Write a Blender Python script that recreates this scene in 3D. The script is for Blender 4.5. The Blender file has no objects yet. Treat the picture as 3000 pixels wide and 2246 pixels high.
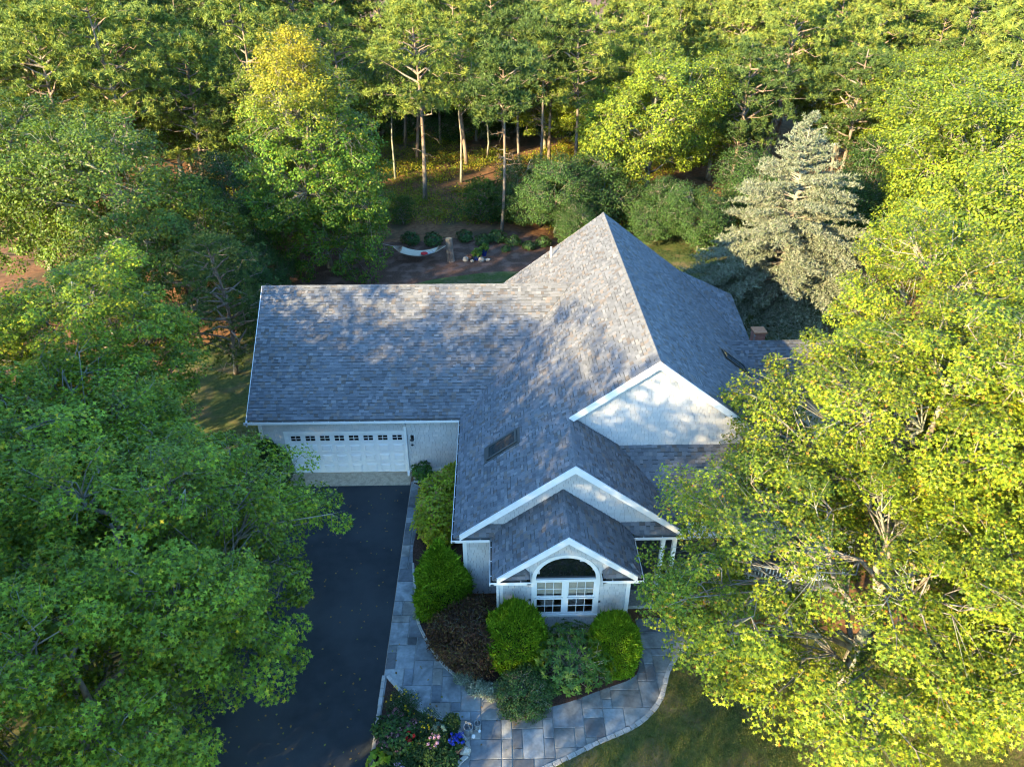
import bpy, math, random
import numpy as np
from mathutils import Vector, Matrix

scene = bpy.context.scene
COL = scene.collection
PI = math.pi

# ------------------------------------------------------------------ camera
CAM_POS = Vector((8.799, -25.439, 20.469))
PITCH, YAW, ROLL = math.radians(32.083), math.radians(1.445), math.radians(0.11)
fw = Vector((math.sin(YAW)*math.cos(PITCH), math.cos(YAW)*math.cos(PITCH), -math.sin(PITCH)))
rt = Vector((math.cos(YAW), -math.sin(YAW), 0)); up = rt.cross(fw)
r2 = rt*math.cos(ROLL)+up*math.sin(ROLL); u2 = -rt*math.sin(ROLL)+up*math.cos(ROLL)
cam = bpy.data.cameras.new('camera'); cam_o = bpy.data.objects.new('camera', cam); COL.objects.link(cam_o)
M = Matrix((r2, u2, -fw)).transposed().to_4x4(); M.translation = CAM_POS
cam_o.matrix_world = M
cam.sensor_width = 36.0; cam.lens = 36*2168.4/3000; cam.clip_end = 2000; cam.clip_start = 0.1
scene.camera = cam_o

# ------------------------------------------------------------------ sky, sun, exposure
SUN_EL = math.radians(18.5)
SUN_AZ = math.radians(224.0)          # clockwise from +Y, where the sun stands
world = bpy.data.worlds.new('World'); scene.world = world; world.use_nodes = True
wn, wl = world.node_tree.nodes, world.node_tree.links
sky = wn.new('ShaderNodeTexSky'); sky.sky_type = 'NISHITA'; sky.sun_disc = False
sky.sun_elevation = SUN_EL; sky.sun_rotation = SUN_AZ; sky.air_density = 1.0; sky.dust_density = 0.3; sky.ozone_density = 3.0
wb = wn.new('ShaderNodeVectorMath'); wb.operation = 'MULTIPLY'; wb.inputs[1].default_value = (0.80, 1.02, 1.09)   # cool white balance of the photograph
wl.new(sky.outputs[0], wb.inputs[0]); wl.new(wb.outputs[0], wn['Background'].inputs[0]); wn['Background'].inputs[1].default_value = 0.15
sun = bpy.data.lights.new('sun', 'SUN'); sun.energy = 5.0; sun.angle = math.radians(0.6); sun.color = (1.0, 0.76, 0.40)
sun_o = bpy.data.objects.new('sun', sun); COL.objects.link(sun_o)
to_sun = Vector((math.sin(SUN_AZ)*math.cos(SUN_EL), math.cos(SUN_AZ)*math.cos(SUN_EL), math.sin(SUN_EL)))
sun_o.rotation_euler = to_sun.to_track_quat('Z', 'Y').to_euler(); sun_o.location = (-30, -30, 40)
scene.view_settings.view_transform = 'Standard'; scene.view_settings.look = 'None'
scene.view_settings.exposure = 2.35; scene.view_settings.gamma = 1.0
scene.render.engine = 'CYCLES'
scene.cycles.use_denoising = True
scene.cycles.use_adaptive_sampling = True; scene.cycles.adaptive_threshold = 0.02
scene.cycles.filter_width = 1.15
scene.cycles.max_bounces = 4; scene.cycles.diffuse_bounces = 2; scene.cycles.glossy_bounces = 2
scene.cycles.transmission_bounces = 4; scene.cycles.transparent_max_bounces = 8
scene.cycles.caustics_reflective = False; scene.cycles.caustics_refractive = False

# ------------------------------------------------------------------ materials
def new_mat(name):
    m = bpy.data.materials.new(name); m.use_nodes = True
    nt = m.node_tree; return m, nt.nodes, nt.links, nt.nodes['Principled BSDF']

def mat_noise(name, c1, c2, scale=5.0, rough=0.8, bump=0.0, bscale=None, c3=None, detail=6, spec=0.3, s3=0.6, metallic=0.0, stretch=None, contrast=(0.35, 0.65)):
    """two (or three) colours mixed by object-space noise, with a fine relief"""
    m, n, l, p = new_mat(name)
    geo = n.new('ShaderNodeNewGeometry'); src = geo.outputs['Position']
    if stretch:
        mp = n.new('ShaderNodeMapping'); mp.inputs['Scale'].default_value = stretch
        l.new(src, mp.inputs['Vector']); src = mp.outputs[0]
    tx = n.new('ShaderNodeTexNoise'); tx.inputs['Scale'].default_value = scale; tx.inputs['Detail'].default_value = detail
    l.new(src, tx.inputs['Vector'])
    r = n.new('ShaderNodeValToRGB'); r.color_ramp.elements[0].position = contrast[0]; r.color_ramp.elements[1].position = contrast[1]
    r.color_ramp.elements[0].color = (*c1, 1); r.color_ramp.elements[1].color = (*c2, 1)
    l.new(tx.outputs['Fac'], r.inputs[0]); out = r.outputs[0]
    if c3:
        t3 = n.new('ShaderNodeTexNoise'); t3.inputs['Scale'].default_value = scale*s3*0.3; t3.inputs['Detail'].default_value = 5
        l.new(src, t3.inputs['Vector'])
        r3 = n.new('ShaderNodeValToRGB'); r3.color_ramp.elements[0].position = 0.48; r3.color_ramp.elements[1].position = 0.62
        l.new(t3.outputs['Fac'], r3.inputs[0])
        mx = n.new('ShaderNodeMix'); mx.data_type = 'RGBA'; l.new(r3.outputs[0], mx.inputs[0]); l.new(out, mx.inputs[6]); mx.inputs[7].default_value = (*c3, 1)
        out = mx.outputs[2]
    l.new(out, p.inputs['Base Color'])
    p.inputs['Roughness'].default_value = rough; p.inputs['Specular IOR Level'].default_value = spec; p.inputs['Metallic'].default_value = metallic
    if bump:
        tb = n.new('ShaderNodeTexNoise'); tb.inputs['Scale'].default_value = bscale or scale*6; tb.inputs['Detail'].default_value = 5
        l.new(src, tb.inputs['Vector'])
        b = n.new('ShaderNodeBump'); b.inputs['Strength'].default_value = bump; b.inputs['Distance'].default_value = 0.02
        l.new(tb.outputs['Fac'], b.inputs['Height']); l.new(b.outputs[0], p.inputs['Normal'])
    return m

def mat_col(name, rough=0.85, nscale=40.0, namt=0.25, bump=0.2, spec=0.3, stain=0.0, sscale=1.2):
    """colour from the mesh's own 'col' attribute (one colour for each piece), broken up by grain"""
    m, n, l, p = new_mat(name)
    at = n.new('ShaderNodeAttribute'); at.attribute_name = 'col'
    geo = n.new('ShaderNodeNewGeometry')
    tx = n.new('ShaderNodeTexNoise'); tx.inputs['Scale'].default_value = nscale; tx.inputs['Detail'].default_value = 4
    l.new(geo.outputs['Position'], tx.inputs['Vector'])
    mr = n.new('ShaderNodeMapRange'); mr.inputs[1].default_value = 0.25; mr.inputs[2].default_value = 0.75
    mr.inputs[3].default_value = 1-namt; mr.inputs[4].default_value = 1+namt
    l.new(tx.outputs['Fac'], mr.inputs[0])
    vm = n.new('ShaderNodeVectorMath'); vm.operation = 'SCALE'
    l.new(at.outputs['Color'], vm.inputs[0]); l.new(mr.outputs[0], vm.inputs['Scale']); out = vm.outputs[0]
    if stain:
        t2 = n.new('ShaderNodeTexNoise'); t2.inputs['Scale'].default_value = sscale; t2.inputs['Detail'].default_value = 5; t2.inputs['Distortion'].default_value = 0.8
        l.new(geo.outputs['Position'], t2.inputs['Vector'])
        m2 = n.new('ShaderNodeMapRange'); m2.inputs[1].default_value = 0.4; m2.inputs[2].default_value = 0.68; m2.inputs[3].default_value = 1.0+stain*0.35; m2.inputs[4].default_value = 1-stain
        l.new(t2.outputs['Fac'], m2.inputs[0])
        v2 = n.new('ShaderNodeVectorMath'); v2.operation = 'SCALE'; l.new(out, v2.inputs[0]); l.new(m2.outputs[0], v2.inputs['Scale']); out = v2.outputs[0]
    l.new(out, p.inputs['Base Color']); p.inputs['Roughness'].default_value = rough; p.inputs['Specular IOR Level'].default_value = spec
    if bump:
        b = n.new('ShaderNodeBump'); b.inputs['Strength'].default_value = bump; b.inputs['Distance'].default_value = 0.01
        l.new(tx.outputs['Fac'], b.inputs['Height']); l.new(b.outputs[0], p.inputs['Normal'])
    return m

def mat_leaf(name, rough=0.5, trans=0.33, spec=0.3, tint=(1.25, 1.15, 0.45)):
    """leaf: colour per leaf from 'col', a little gloss, light passing through"""
    m, n, l, p = new_mat(name)
    at = n.new('ShaderNodeAttribute'); at.attribute_name = 'col'
    l.new(at.outputs['Color'], p.inputs['Base Color']); p.inputs['Roughness'].default_value = rough; p.inputs['Specular IOR Level'].default_value = spec
    tr = n.new('ShaderNodeBsdfTranslucent')
    vm = n.new('ShaderNodeVectorMath'); vm.operation = 'MULTIPLY'; vm.inputs[1].default_value = tint
    l.new(at.outputs['Color'], vm.inputs[0]); l.new(vm.outputs[0], tr.inputs['Color'])
    mx = n.new('ShaderNodeMixShader'); mx.inputs[0].default_value = trans
    l.new(p.outputs[0], mx.inputs[1]); l.new(tr.outputs[0], mx.inputs[2]); l.new(mx.outputs[0], n['Material Output'].inputs['Surface'])
    return m

def mat_plain(name, c, rough=0.5, spec=0.4, metallic=0.0, namt=0.06, nscale=8):
    lo = tuple(max(0, x*(1-namt)) for x in c); hi = tuple(min(1, x*(1+namt)) for x in c)
    return mat_noise(name, lo, hi, nscale, rough, 0, spec=spec, metallic=metallic)

MT = {}
MT['shingle'] = mat_col('roof_shingle', 0.9, 55, 0.22, 0.35, 0.25, 0.12, 0.7)
MT['siding'] = mat_col('siding_shingle', 0.8, 30, 0.05, 0.15, 0.25, 0.05, 1.5)
MT['trim'] = mat_plain('white_trim', (0.78, 0.78, 0.76), 0.45, namt=0.035, nscale=3)
MT['door'] = mat_plain('white_garage_door', (0.74, 0.75, 0.75), 0.4, namt=0.03, nscale=2)
MT['gutterin'] = mat_noise('gutter_grime', (0.03, 0.026, 0.022), (0.07, 0.06, 0.045), 9, 0.9)
MT['under'] = mat_plain('sheathing', (0.12, 0.12, 0.125), 0.9)
MT['glassdark'] = None
def mat_glass(name, c, rough=0.03):
    m, n, l, p = new_mat(name)
    p.inputs['Base Color'].default_value = (*c, 1); p.inputs['Roughness'].default_value = rough; p.inputs['Specular IOR Level'].default_value = 0.8
    tx = n.new('ShaderNodeTexNoise'); tx.inputs['Scale'].default_value = 0.9
    b = n.new('ShaderNodeBump'); b.inputs['Strength'].default_value = 0.04; b.inputs['Distance'].default_value = 0.05
    l.new(tx.outputs['Fac'], b.inputs['Height']); l.new(b.outputs[0], p.inputs['Normal'])
    return m
MT['glassdark'] = mat_glass('dark_window_glass', (0.008, 0.010, 0.011))
MT['glassteal'] = mat_glass('skylight_glass', (0.006, 0.022, 0.026))
def mat_clear(name):
    m, n, l, p = new_mat(name)
    tr = n.new('ShaderNodeBsdfTransparent'); gl = n.new('ShaderNodeBsdfGlossy'); gl.inputs['Roughness'].default_value = 0.02
    mx = n.new('ShaderNodeMixShader'); mx.inputs[0].default_value = 0.07; l.new(tr.outputs[0], mx.inputs[1]); l.new(gl.outputs[0], mx.inputs[2])
    l.new(mx.outputs[0], n['Material Output'].inputs['Surface']); return m
MT['clear'] = mat_clear('clear_glass')
MT['skyframe'] = mat_plain('dark_bronze_metal', (0.055, 0.06, 0.058), 0.4, metallic=0.3)
MT['black'] = mat_plain('black_iron', (0.02, 0.02, 0.02), 0.45)
MT['asphalt'] = mat_noise('asphalt', (0.013, 0.019, 0.024), (0.027, 0.034, 0.04), 2.2, 0.8, 0.6, 120, (0.034, 0.041, 0.046), spec=0.3, s3=.5, contrast=(.25, .75))
MT['concrete'] = mat_noise('exposed_aggregate', (0.42, 0.33, 0.225), (0.56, 0.45, 0.32), 26, 0.9, 0.4, 90, (0.38, 0.30, 0.21))
MT['litter'] = mat_noise('pine_needle_floor', (0.12, 0.055, 0.028), (0.24, 0.125, 0.06), 3.0, 0.95, 0.9, 22, (0.085, 0.06, 0.03), s3=0.5)
MT['mulch'] = mat_noise('bark_mulch', (0.05, 0.028, 0.02), (0.14, 0.075, 0.05), 16, 0.95, 1.0, 45, (0.17, 0.10, 0.075), s3=0.25)
MT['bedmulch'] = mat_noise('dark_bark_mulch', (0.028, 0.016, 0.012), (0.075, 0.04, 0.03), 22, 0.95, 1.0, 60)
MT['lawn'] = mat_noise('lawn_turf', (0.05, 0.075, 0.018), (0.10, 0.12, 0.032), 7, 0.95, 0.8, 70, (0.14, 0.115, 0.055), s3=0.35)
MT['joint'] = mat_noise('joint_sand', (0.22, 0.22, 0.21), (0.34, 0.34, 0.32), 12, 0.95, 0.3)
MT['stone'] = mat_col('bluestone', 0.62, 9, 0.2, 0.3, 0.4, 0.45, 1.4)
MT['cobble'] = mat_col('granite_cobble', 0.8, 45, 0.18, 0.4, 0.3)
MT['bark'] = mat_noise('grey_bark', (0.10, 0.085, 0.07), (0.30, 0.27, 0.22), 7, 0.95, 1.0, 30, (0.24, 0.26, 0.2), stretch=(1, 1, 0.3))
MT['pinebark'] = mat_noise('pine_bark', (0.10, 0.07, 0.055), (0.28, 0.21, 0.16), 6, 0.95, 1.0, 24, (0.2, 0.18, 0.15), stretch=(1, 1, 0.35))
MT['twig'] = mat_noise('lichen_twig', (0.16, 0.18, 0.15), (0.36, 0.38, 0.32), 8, 0.95)
MT['leaf'] = mat_leaf('broad_leaf')
MT['leafdull'] = mat_leaf('soft_leaf', 0.6, 0.35, 0.25)
MT['needle'] = mat_leaf('needle', 0.55, 0.3, 0.25, (1.15, 1.1, 0.55))
MT['silver'] = mat_leaf('silver_needle', 0.6, 0.15, 0.25, (1, 1, 0.8))
MT['petal'] = mat_leaf('petal', 0.6, 0.3, 0.2, (1, 1, 1))
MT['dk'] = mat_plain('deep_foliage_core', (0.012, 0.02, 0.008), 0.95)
MT['terra'] = mat_noise('terracotta', (0.36, 0.15, 0.075), (0.46, 0.21, 0.11), 9, 0.85, 0.2)
MT['bluepot'] = mat_plain('blue_glaze', (0.012, 0.03, 0.17), 0.15, 0.6)
MT['galv'] = mat_noise('galvanised_steel', (0.30, 0.32, 0.33), (0.45, 0.47, 0.48), 14, 0.4, metallic=0.55)
MT['rope'] = mat_noise('cotton_rope', (0.50, 0.44, 0.34), (0.64, 0.57, 0.45), 30, 0.95, 0.5, 90)
MT['wood'] = mat_noise('weathered_wood', (0.14, 0.10, 0.075), (0.30, 0.24, 0.19), 10, 0.9, 0.4, stretch=(1, 1, 0.3))
MT['lightwood'] = mat_noise('varnished_wood', (0.36, 0.22, 0.10), (0.5, 0.33, 0.17), 12, 0.6)
MT['cutwood'] = mat_noise('cut_wood', (0.3, 0.2, 0.11), (0.48, 0.34, 0.2), 12, 0.9)
MT['red'] = mat_plain('red_cloth', (0.52, 0.03, 0.035), 0.9)
MT['throw'] = mat_noise('knit_throw', (0.18, 0.17, 0.17), (0.7, 0.68, 0.63), 14, 0.95, 0.3, contrast=(0.45, 0.55))
MT['porchfloor'] = mat_plain('grey_deck_paint', (0.10, 0.11, 0.12), 0.5)
MT['rock'] = mat_noise('field_stone', (0.22, 0.2, 0.17), (0.45, 0.42, 0.36), 6, 0.9, 0.6, 20)
MT['brick'] = mat_col('brick', 0.85, 40, 0.2, 0.3)
MT['blind'] = mat_plain('woven_blind', (0.42, 0.38, 0.30), 0.85)
MT['room'] = mat_plain('room_wall', (0.16, 0.11, 0.08), 0.9)
MT['roomobj'] = mat_noise('room_fabric', (0.2, 0.14, 0.1), (0.4, 0.36, 0.32), 4, 0.9)

# ------------------------------------------------------------------ mesh helpers
def tag(o, label=None, cat=None, group=None, kind=None):
    if label: o['label'] = label
    if cat: o['category'] = cat
    if group: o['group'] = group
    if kind: o['kind'] = kind
    return o

def empty(name, loc, label=None, cat=None, group=None, rz=0.0):
    o = bpy.data.objects.new(name, None); COL.objects.link(o); o.location = loc; o.rotation_euler = (0, 0, rz)
    o.empty_display_size = 0.2
    return tag(o, label, cat, group)

def np_mesh(name, V, faces, mat, cols=None, smooth=False):
    """V (n,3); faces: list of (m,k) int arrays; cols (n,3) per vertex"""
    me = bpy.data.meshes.new(name)
    V = np.ascontiguousarray(V, dtype=np.float32)
    me.vertices.add(len(V)); me.vertices.foreach_set('co', V.ravel())
    idx = np.concatenate([f.ravel() for f in faces]).astype(np.int32)
    tot = np.concatenate([np.full(len(f), f.shape[1], np.int32) for f in faces])
    start = np.concatenate([[0], np.cumsum(tot)[:-1]]).astype(np.int32)
    me.loops.add(len(idx)); me.loops.foreach_set('vertex_index', idx)
    me.polygons.add(len(tot)); me.polygons.foreach_set('loop_start', start)
    if smooth: me.polygons.foreach_set('use_smooth', np.ones(len(tot), bool))
    me.update(calc_edges=True)
    if cols is not None:
        a = me.color_attributes.new('col', 'FLOAT_COLOR', 'POINT')
        c = np.ones((len(V), 4), np.float32); c[:, :3] = cols; a.data.foreach_set('color', c.ravel())
    me.materials.append(mat)
    return me

class MB:
    def __init__(s): s.v = []; s.f = []; s.c = []
    def add(s, vs, fs, col=None):
        b = len(s.v); s.v += [tuple(v) for v in vs]; s.f += [tuple(b+i for i in f) for f in fs]
        s.c += [col or (0.5, 0.5, 0.5)]*len(vs); return s
    def box(s, a, b, col=None):
        x0, y0, z0 = a; x1, y1, z1 = b
        return s.add([(x0,y0,z0),(x1,y0,z0),(x1,y1,z0),(x0,y1,z0),(x0,y0,z1),(x1,y0,z1),(x1,y1,z1),(x0,y1,z1)],
                     [(0,3,2,1),(4,5,6,7),(0,1,5,4),(1,2,6,5),(2,3,7,6),(3,0,4,7)], col)
    def bar(s, p, q, w, h, col=None, upv=(0, 0, 1)):
        p, q = Vector(p), Vector(q); d = (q-p).normalized(); u = Vector(upv)
        sd = d.cross(u)
        if sd.length < 1e-4: sd = d.cross(Vector((1, 0, 0)))
        sd.normalize(); u = sd.cross(d).normalized()
        vs = [a+sd*(w/2*i)+u*(h/2*j) for a in (p, q) for i, j in ((-1,-1),(1,-1),(1,1),(-1,1))]
        return s.add(vs, [(0,1,2,3),(7,6,5,4),(0,4,5,1),(1,5,6,2),(2,6,7,3),(3,7,4,0)], col)
    def prism(s, poly, ext, col=None):
        n = len(poly); e = Vector(ext)
        vs = [Vector(p) for p in poly]+[Vector(p)+e for p in poly]
        return s.add(vs, [tuple(range(n))[::-1], tuple(range(n, 2*n))]+[(i, (i+1) % n, n+(i+1) % n, n+i) for i in range(n)], col)
    def tube(s, pts, rad, n=6, col=None, cap=True):
        pts = [Vector(p) for p in pts]; vs = []
        if not hasattr(rad, '__len__'): rad = [rad]*len(pts)
        ref = None
        for i, p in enumerate(pts):
            d = (pts[min(i+1, len(pts)-1)]-pts[max(i-1, 0)]).normalized()
            if ref is None: ref = d.orthogonal().normalized()
            a = (ref-d*ref.dot(d)); a = a.normalized() if a.length > 1e-5 else d.orthogonal().normalized(); ref = a
            b = d.cross(a)
            for k in range(n):
                t = 2*PI*k/n; vs.append(p+(a*math.cos(t)+b*math.sin(t))*rad[i])
        fs = [(i*n+k, i*n+(k+1) % n, (i+1)*n+(k+1) % n, (i+1)*n+k) for i in range(len(pts)-1) for k in range(n)]
        if cap: fs += [tuple(range(n))[::-1], tuple((len(pts)-1)*n+k for k in range(n))]
        return s.add(vs, fs, col)
    def lathe(s, prof, c=(0, 0, 0), n=16, col=None):
        c = Vector(c); vs = []
        for r, z in prof:
            for k in range(n): vs.append(c+Vector((r*math.cos(2*PI*k/n), r*math.sin(2*PI*k/n), z)))
        fs = [(i*n+k, i*n+(k+1) % n, (i+1)*n+(k+1) % n, (i+1)*n+k) for i in range(len(prof)-1) for k in range(n)]
        fs += [tuple(range(n))[::-1], tuple((len(prof)-1)*n+k for k in range(n))]
        return s.add(vs, fs, col)
    def blob(s, c, r, rng, n=8, m=6, amp=0.15, col=None):
        c = Vector(c); r = r if hasattr(r, '__len__') else (r, r, r); vs = []
        for i in range(1, m):
            t = PI*i/m
            for k in range(n):
                p = 2*PI*k/n; q = 1+rng.uniform(-amp, amp)
                vs.append(c+Vector((r[0]*math.sin(t)*math.cos(p)*q, r[1]*math.sin(t)*math.sin(p)*q, r[2]*math.cos(t)*q)))
        vs += [c+Vector((0, 0, r[2])), c-Vector((0, 0, r[2]))]; t, b = len(vs)-2, len(vs)-1
        fs = [(i*n+k, (i+1)*n+k, (i+1)*n+(k+1) % n, i*n+(k+1) % n) for i in range(m-2) for k in range(n)]
        fs += [(t, k, (k+1) % n) for k in range(n)]+[(b, (m-2)*n+(k+1) % n, (m-2)*n+k) for k in range(n)]
        return s.add(vs, fs, col)
    def build(s, name, mat, parent=None, label=None, cat=None, group=None, kind=None, smooth=False, center=False, off=None):
        """world-space vertices become one mesh object; a child is stored relative to its thing's base"""
        base = Vector((0, 0, 0))
        p = parent
        while p is not None: base += p.location; p = p.parent
        loc = Vector((0, 0, 0))
        V = [Vector(v) for v in s.v]
        if off is not None: loc = Vector(off)-base
        elif center or parent is None:
            lo = Vector((min(v[i] for v in V) for i in range(3))); hi = Vector((max(v[i] for v in V) for i in range(3)))
            loc = Vector(((lo.x+hi.x)/2, (lo.y+hi.y)/2, lo.z))-base
        me = bpy.data.meshes.new(name)
        me.from_pydata([tuple(v-base-loc) for v in V], [], s.f)
        a = me.color_attributes.new('col', 'FLOAT_COLOR', 'POINT')
        a.data.foreach_set('color', np.concatenate([np.array(s.c, np.float32), np.ones((len(s.c), 1), np.float32)], 1).ravel())
        me.materials.append(mat)
        if smooth:
            me.polygons.foreach_set('use_smooth', np.ones(len(me.polygons), bool))
        me.update()
        o = bpy.data.objects.new(name, me); COL.objects.link(o)
        if parent is not None: o.parent = parent
        o.location = loc
        return tag(o, label, cat, group, kind)

def copy_tree(o, parent=None):
    c = o.copy(); COL.objects.link(c); c.parent = parent
    for ch in list(o.children): copy_tree(ch, c)
    return c

# ================================================================== THE GROUND
rng = random.Random(7)
def sheet(name, poly, z, mat, label=None, kind='structure', cat=None, thick=None):
    b = MB()
    if thick: b.prism([(x, y, z-thick) for x, y in poly], (0, 0, thick))
    else: b.add([(x, y, z) for x, y in poly], [tuple(range(len(poly)))])
    return b.build(name, mat, None, label, cat, None, kind)

# the wooded ground: one sheet that reaches the horizon
b = MB(); b.add([(-600, -600, 0), (600, -600, 0), (600, 600, 0), (-600, 600, 0)], [(0, 1, 2, 3)])
b.build('ground', MT['litter'], None, 'brown needle-strewn ground of the wooded plot', kind='structure')
sheet('driveway', [(-0.7, -60), (5.1, -60), (5.1, -0.86), (0.02, -0.86), (-0.7, -2.2)], 0.004, MT['asphalt'], 'dark asphalt driveway leading to the garage')
sheet('garage_apron', [(-0.12, -0.87), (5.08, -0.87), (5.08, 0.1), (-0.12, 0.1)], 0.012, MT['concrete'], 'tan concrete apron in front of the garage door')

def smooth_poly(pts, n=6):
    """Catmull-Rom through open points"""
    P = [Vector((*p, 0)) for p in pts]; out = []
    for i in range(len(P)-1):
        p0, p1, p2, p3 = P[max(i-1, 0)], P[i], P[i+1], P[min(i+2, len(P)-1)]
        for k in range(n):
            t = k/n
            q = 0.5*((2*p1)+(p2-p0)*t+(2*p0-5*p1+4*p2-p3)*t*t+(3*p1-p0-3*p2+p3)*t**3); out.append((q.x, q.y))
    out.append((P[-1].x, P[-1].y)); return out

LAWN_EDGE = smooth_poly([(8.2, -14.2), (9.3, -13.75), (10.22, -13.38), (10.94, -13.06), (11.6, -12.74), (12.38, -12.42), (12.88, -12.18), (13.42, -11.76), (13.85, -11.2), (14.3, -10.2), (15.2, -9.3), (17.0, -8.9)])
BED_EDGE = smooth_poly([(5.95, -1.3), (5.75, -2.5), (5.6, -3.8), (5.55, -4.9), (5.78, -6.63), (6.01, -8.1), (6.24, -8.69), (6.59, -9.33), (6.98, -9.93), (7.35, -10.29), (7.75, -10.63), (8.39, -11.05), (9.4, -11.4), (10.42, -11.5), (12.01, -10.95), (13.1, -10.5), (13.35, -9.8), (13.3, -9.0)])
FLOWER_EDGE = smooth_poly([(5.23, -10.32), (5.84, -11.03), (6.37, -11.57), (7.13, -11.9), (7.6, -12.3), (7.9, -12.89), (7.56, -13.3), (7.2, -13.9)])

sheet('lawn', LAWN_EDGE+[(30, -9.5), (30, -45), (6.0, -45)], 0.05, MT['lawn'], 'patchy green lawn beyond the cobble edging', thick=0.05)
sheet('planting_bed', BED_EDGE+[(13.3, -8.86), (7.7, -7.0), (7.7, -0.02), (5.2, -0.02), (5.2, -0.75)], 0.06, MT['bedmulch'], 'mulched planting bed along the house front', thick=0.06)
sheet('flower_bed', FLOWER_EDGE+[(5.9, -15), (5.16, -15)], 0.07, MT['bedmulch'], 'flower bed between driveway and flagstone walk', thick=0.07)
sheet('back_lawn', smooth_poly([(2.0, 18.6), (4.25, 20.2), (6.5, 21.0), (9.0, 21.6), (12, 21.4), (15, 20.5)])+[(30, 18), (30, 10.2), (2.0, 10.2)], 0.012, MT['lawn'], 'strip of lawn behind the garage roof')
sheet('front_lawn', [(-30, -45), (-0.71, -45), (-0.71, -2.2), (0.0, -0.9), (-0.2, -0.1), (-1.2, -0.1), (-5, 1.5), (-30, 2)], 0.006, MT['lawn'], 'shaded grass under the oaks left of the driveway')
sheet('side_lawn', smooth_poly([(-1.2, -.1), (-4.2, 1.6), (-7.0, 4.0), (-8.4, 8.5), (-6.8, 12.5), (-1.2, 13.5)])+[(-1.16, 12.4)], 0.010, MT['lawn'], 'shaded strip of lawn left of the garage')
sheet('mulch_bed', smooth_poly([(-6, 19.2), (-3, 18.4), (2.0, 18.5), (4.25, 20.1), (6.5, 20.9), (9.0, 21.5), (13, 21.3), (14.5, 23.5), (13, 27.5), (9.5, 29.5), (6, 28), (2.5, 27.3), (-2, 27), (-6, 25)]), 0.009, MT['mulch'], 'brown mulch bed under the hammock')
sheet('ground_cover', [(15, 20.4), (30, 18), (31, 30), (15, 27)], 0.008, MT['lawn'], 'low green ground cover behind the house')

# flagstones: a random ashlar pattern of separate stones in a bed of joint sand
def inside(p, poly):
    c = False; n = len(poly); x, y = p
    for i in range(n):
        x1, y1 = poly[i]; x2, y2 = poly[(i+1) % n]
        if (y1 > y) != (y2 > y) and x < (x2-x1)*(y-y1)/(y2-y1)+x1: c = not c
    return c
walk = sheet('flagstone_walk', [(5.11, -0.62), (6.4, -0.62), (6.4, -9.0), (14.6, -8.6), (16.5, -8.9), (14.3, -10.4), (13.6, -11.6), (10.2, -13.5), (8.0, -14.6), (7.0, -45), (5.11, -45)], 0.006, MT['joint'], 'bluestone walk curving from garage to porch')
bedpoly = BED_EDGE+[(13.3, -8.86), (7.7, -7.0), (7.7, -0.02), (5.2, -0.02), (5.2, -0.75)]
flpoly = FLOWER_EDGE+[(5.9, -15), (5.16, -15)]
lawnpoly = LAWN_EDGE+[(30, -9.5), (30, -45), (6.0, -45)]
CELL = 0.31; gx0, gy0, nx, ny = 5.12, -15.0, 36, 48
occ = [[False]*ny for _ in range(nx)]
stones = []
SIZES = [(1,1),(2,1),(1,2),(2,2),(2,2),(3,2),(2,3),(3,2),(2,3),(3,3)]
for j in range(ny-1, -1, -1):
    for i in range(nx):
        if occ[i][j]: continue
        rng.shuffle(SIZES)
        for w, h in SIZES+[(1, 1)]:
            if i+w <= nx and j-h+1 >= 0 and all(not occ[i+a][j-c] for a in range(w) for c in range(h)): break
        for a in range(w):
            for c in range(h): occ[i+a][j-c] = True
        x0, x1 = gx0+i*CELL, gx0+(i+w)*CELL; y1, y0 = gy0+(j+1)*CELL, gy0+(j-h+1)*CELL
        stones.append((x0, y0, x1, y1))
for x0, y0, x1, y1 in stones:
    if y1 > -0.75: y1 = -0.78
    if y1-y0 < 0.1: continue
    cs = [(x0+.05, y0+.05), (x1-.05, y0+.05), (x1-.05, y1-.05), (x0+.05, y1-.05), ((x0+x1)/2, (y0+y1)/2)]
    if all(inside(c, bedpoly) or inside(c, flpoly) or inside(c, lawnpoly) or c[0] > 15.5 or (c[1] > -8.9 and c[0] > 6.4 and c[0] < 13.2) for c in cs): continue
    if x0 > 6.3 and y1 > -8.0: continue
    g = 0.008+rng.random()*0.006; j = lambda: rng.uniform(-0.006, 0.006)
    base = rng.choice([(0.25, 0.24, 0.22), (0.11, 0.115, 0.12), (0.20, 0.225, 0.24), (0.24, 0.26, 0.27), (0.17, 0.195, 0.215), (0.27, 0.28, 0.275), (0.15, 0.165, 0.18), (0.24, 0.235, 0.215), (0.22, 0.24, 0.25), (0.19, 0.20, 0.20)])
    k = rng.uniform(0.8, 1.15); col = tuple(c*k for c in base); zt = 0.034+rng.uniform(-.004, .004)
    P = [(x0+g+j(), y0+g+j()), (x1-g+j(), y0+g+j()), (x1-g+j(), y1-g+j()), (x0+g+j(), y1-g+j())]
    c = Vector(((x0+x1)/2, (y0+y1)/2))
    bv = 0.012
    Q = [(p[0]+(bv if p[0] < c.x else -bv), p[1]+(bv if p[1] < c.y else -bv)) for p in P]
    m = MB(); m.add([(*p, 0.0) for p in P]+[(*p, zt-0.008) for p in P]+[(*p, zt) for p in Q],
                    [(8, 9, 10, 11)]+[(a, (a+1) % 4, 4+(a+1) % 4, 4+a) for a in range(4)]+[(4+a, 4+(a+1) % 4, 8+(a+1) % 4, 8+a) for a in range(4)], col)
    m.build('flagstone', MT['stone'], walk, center=True)

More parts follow.
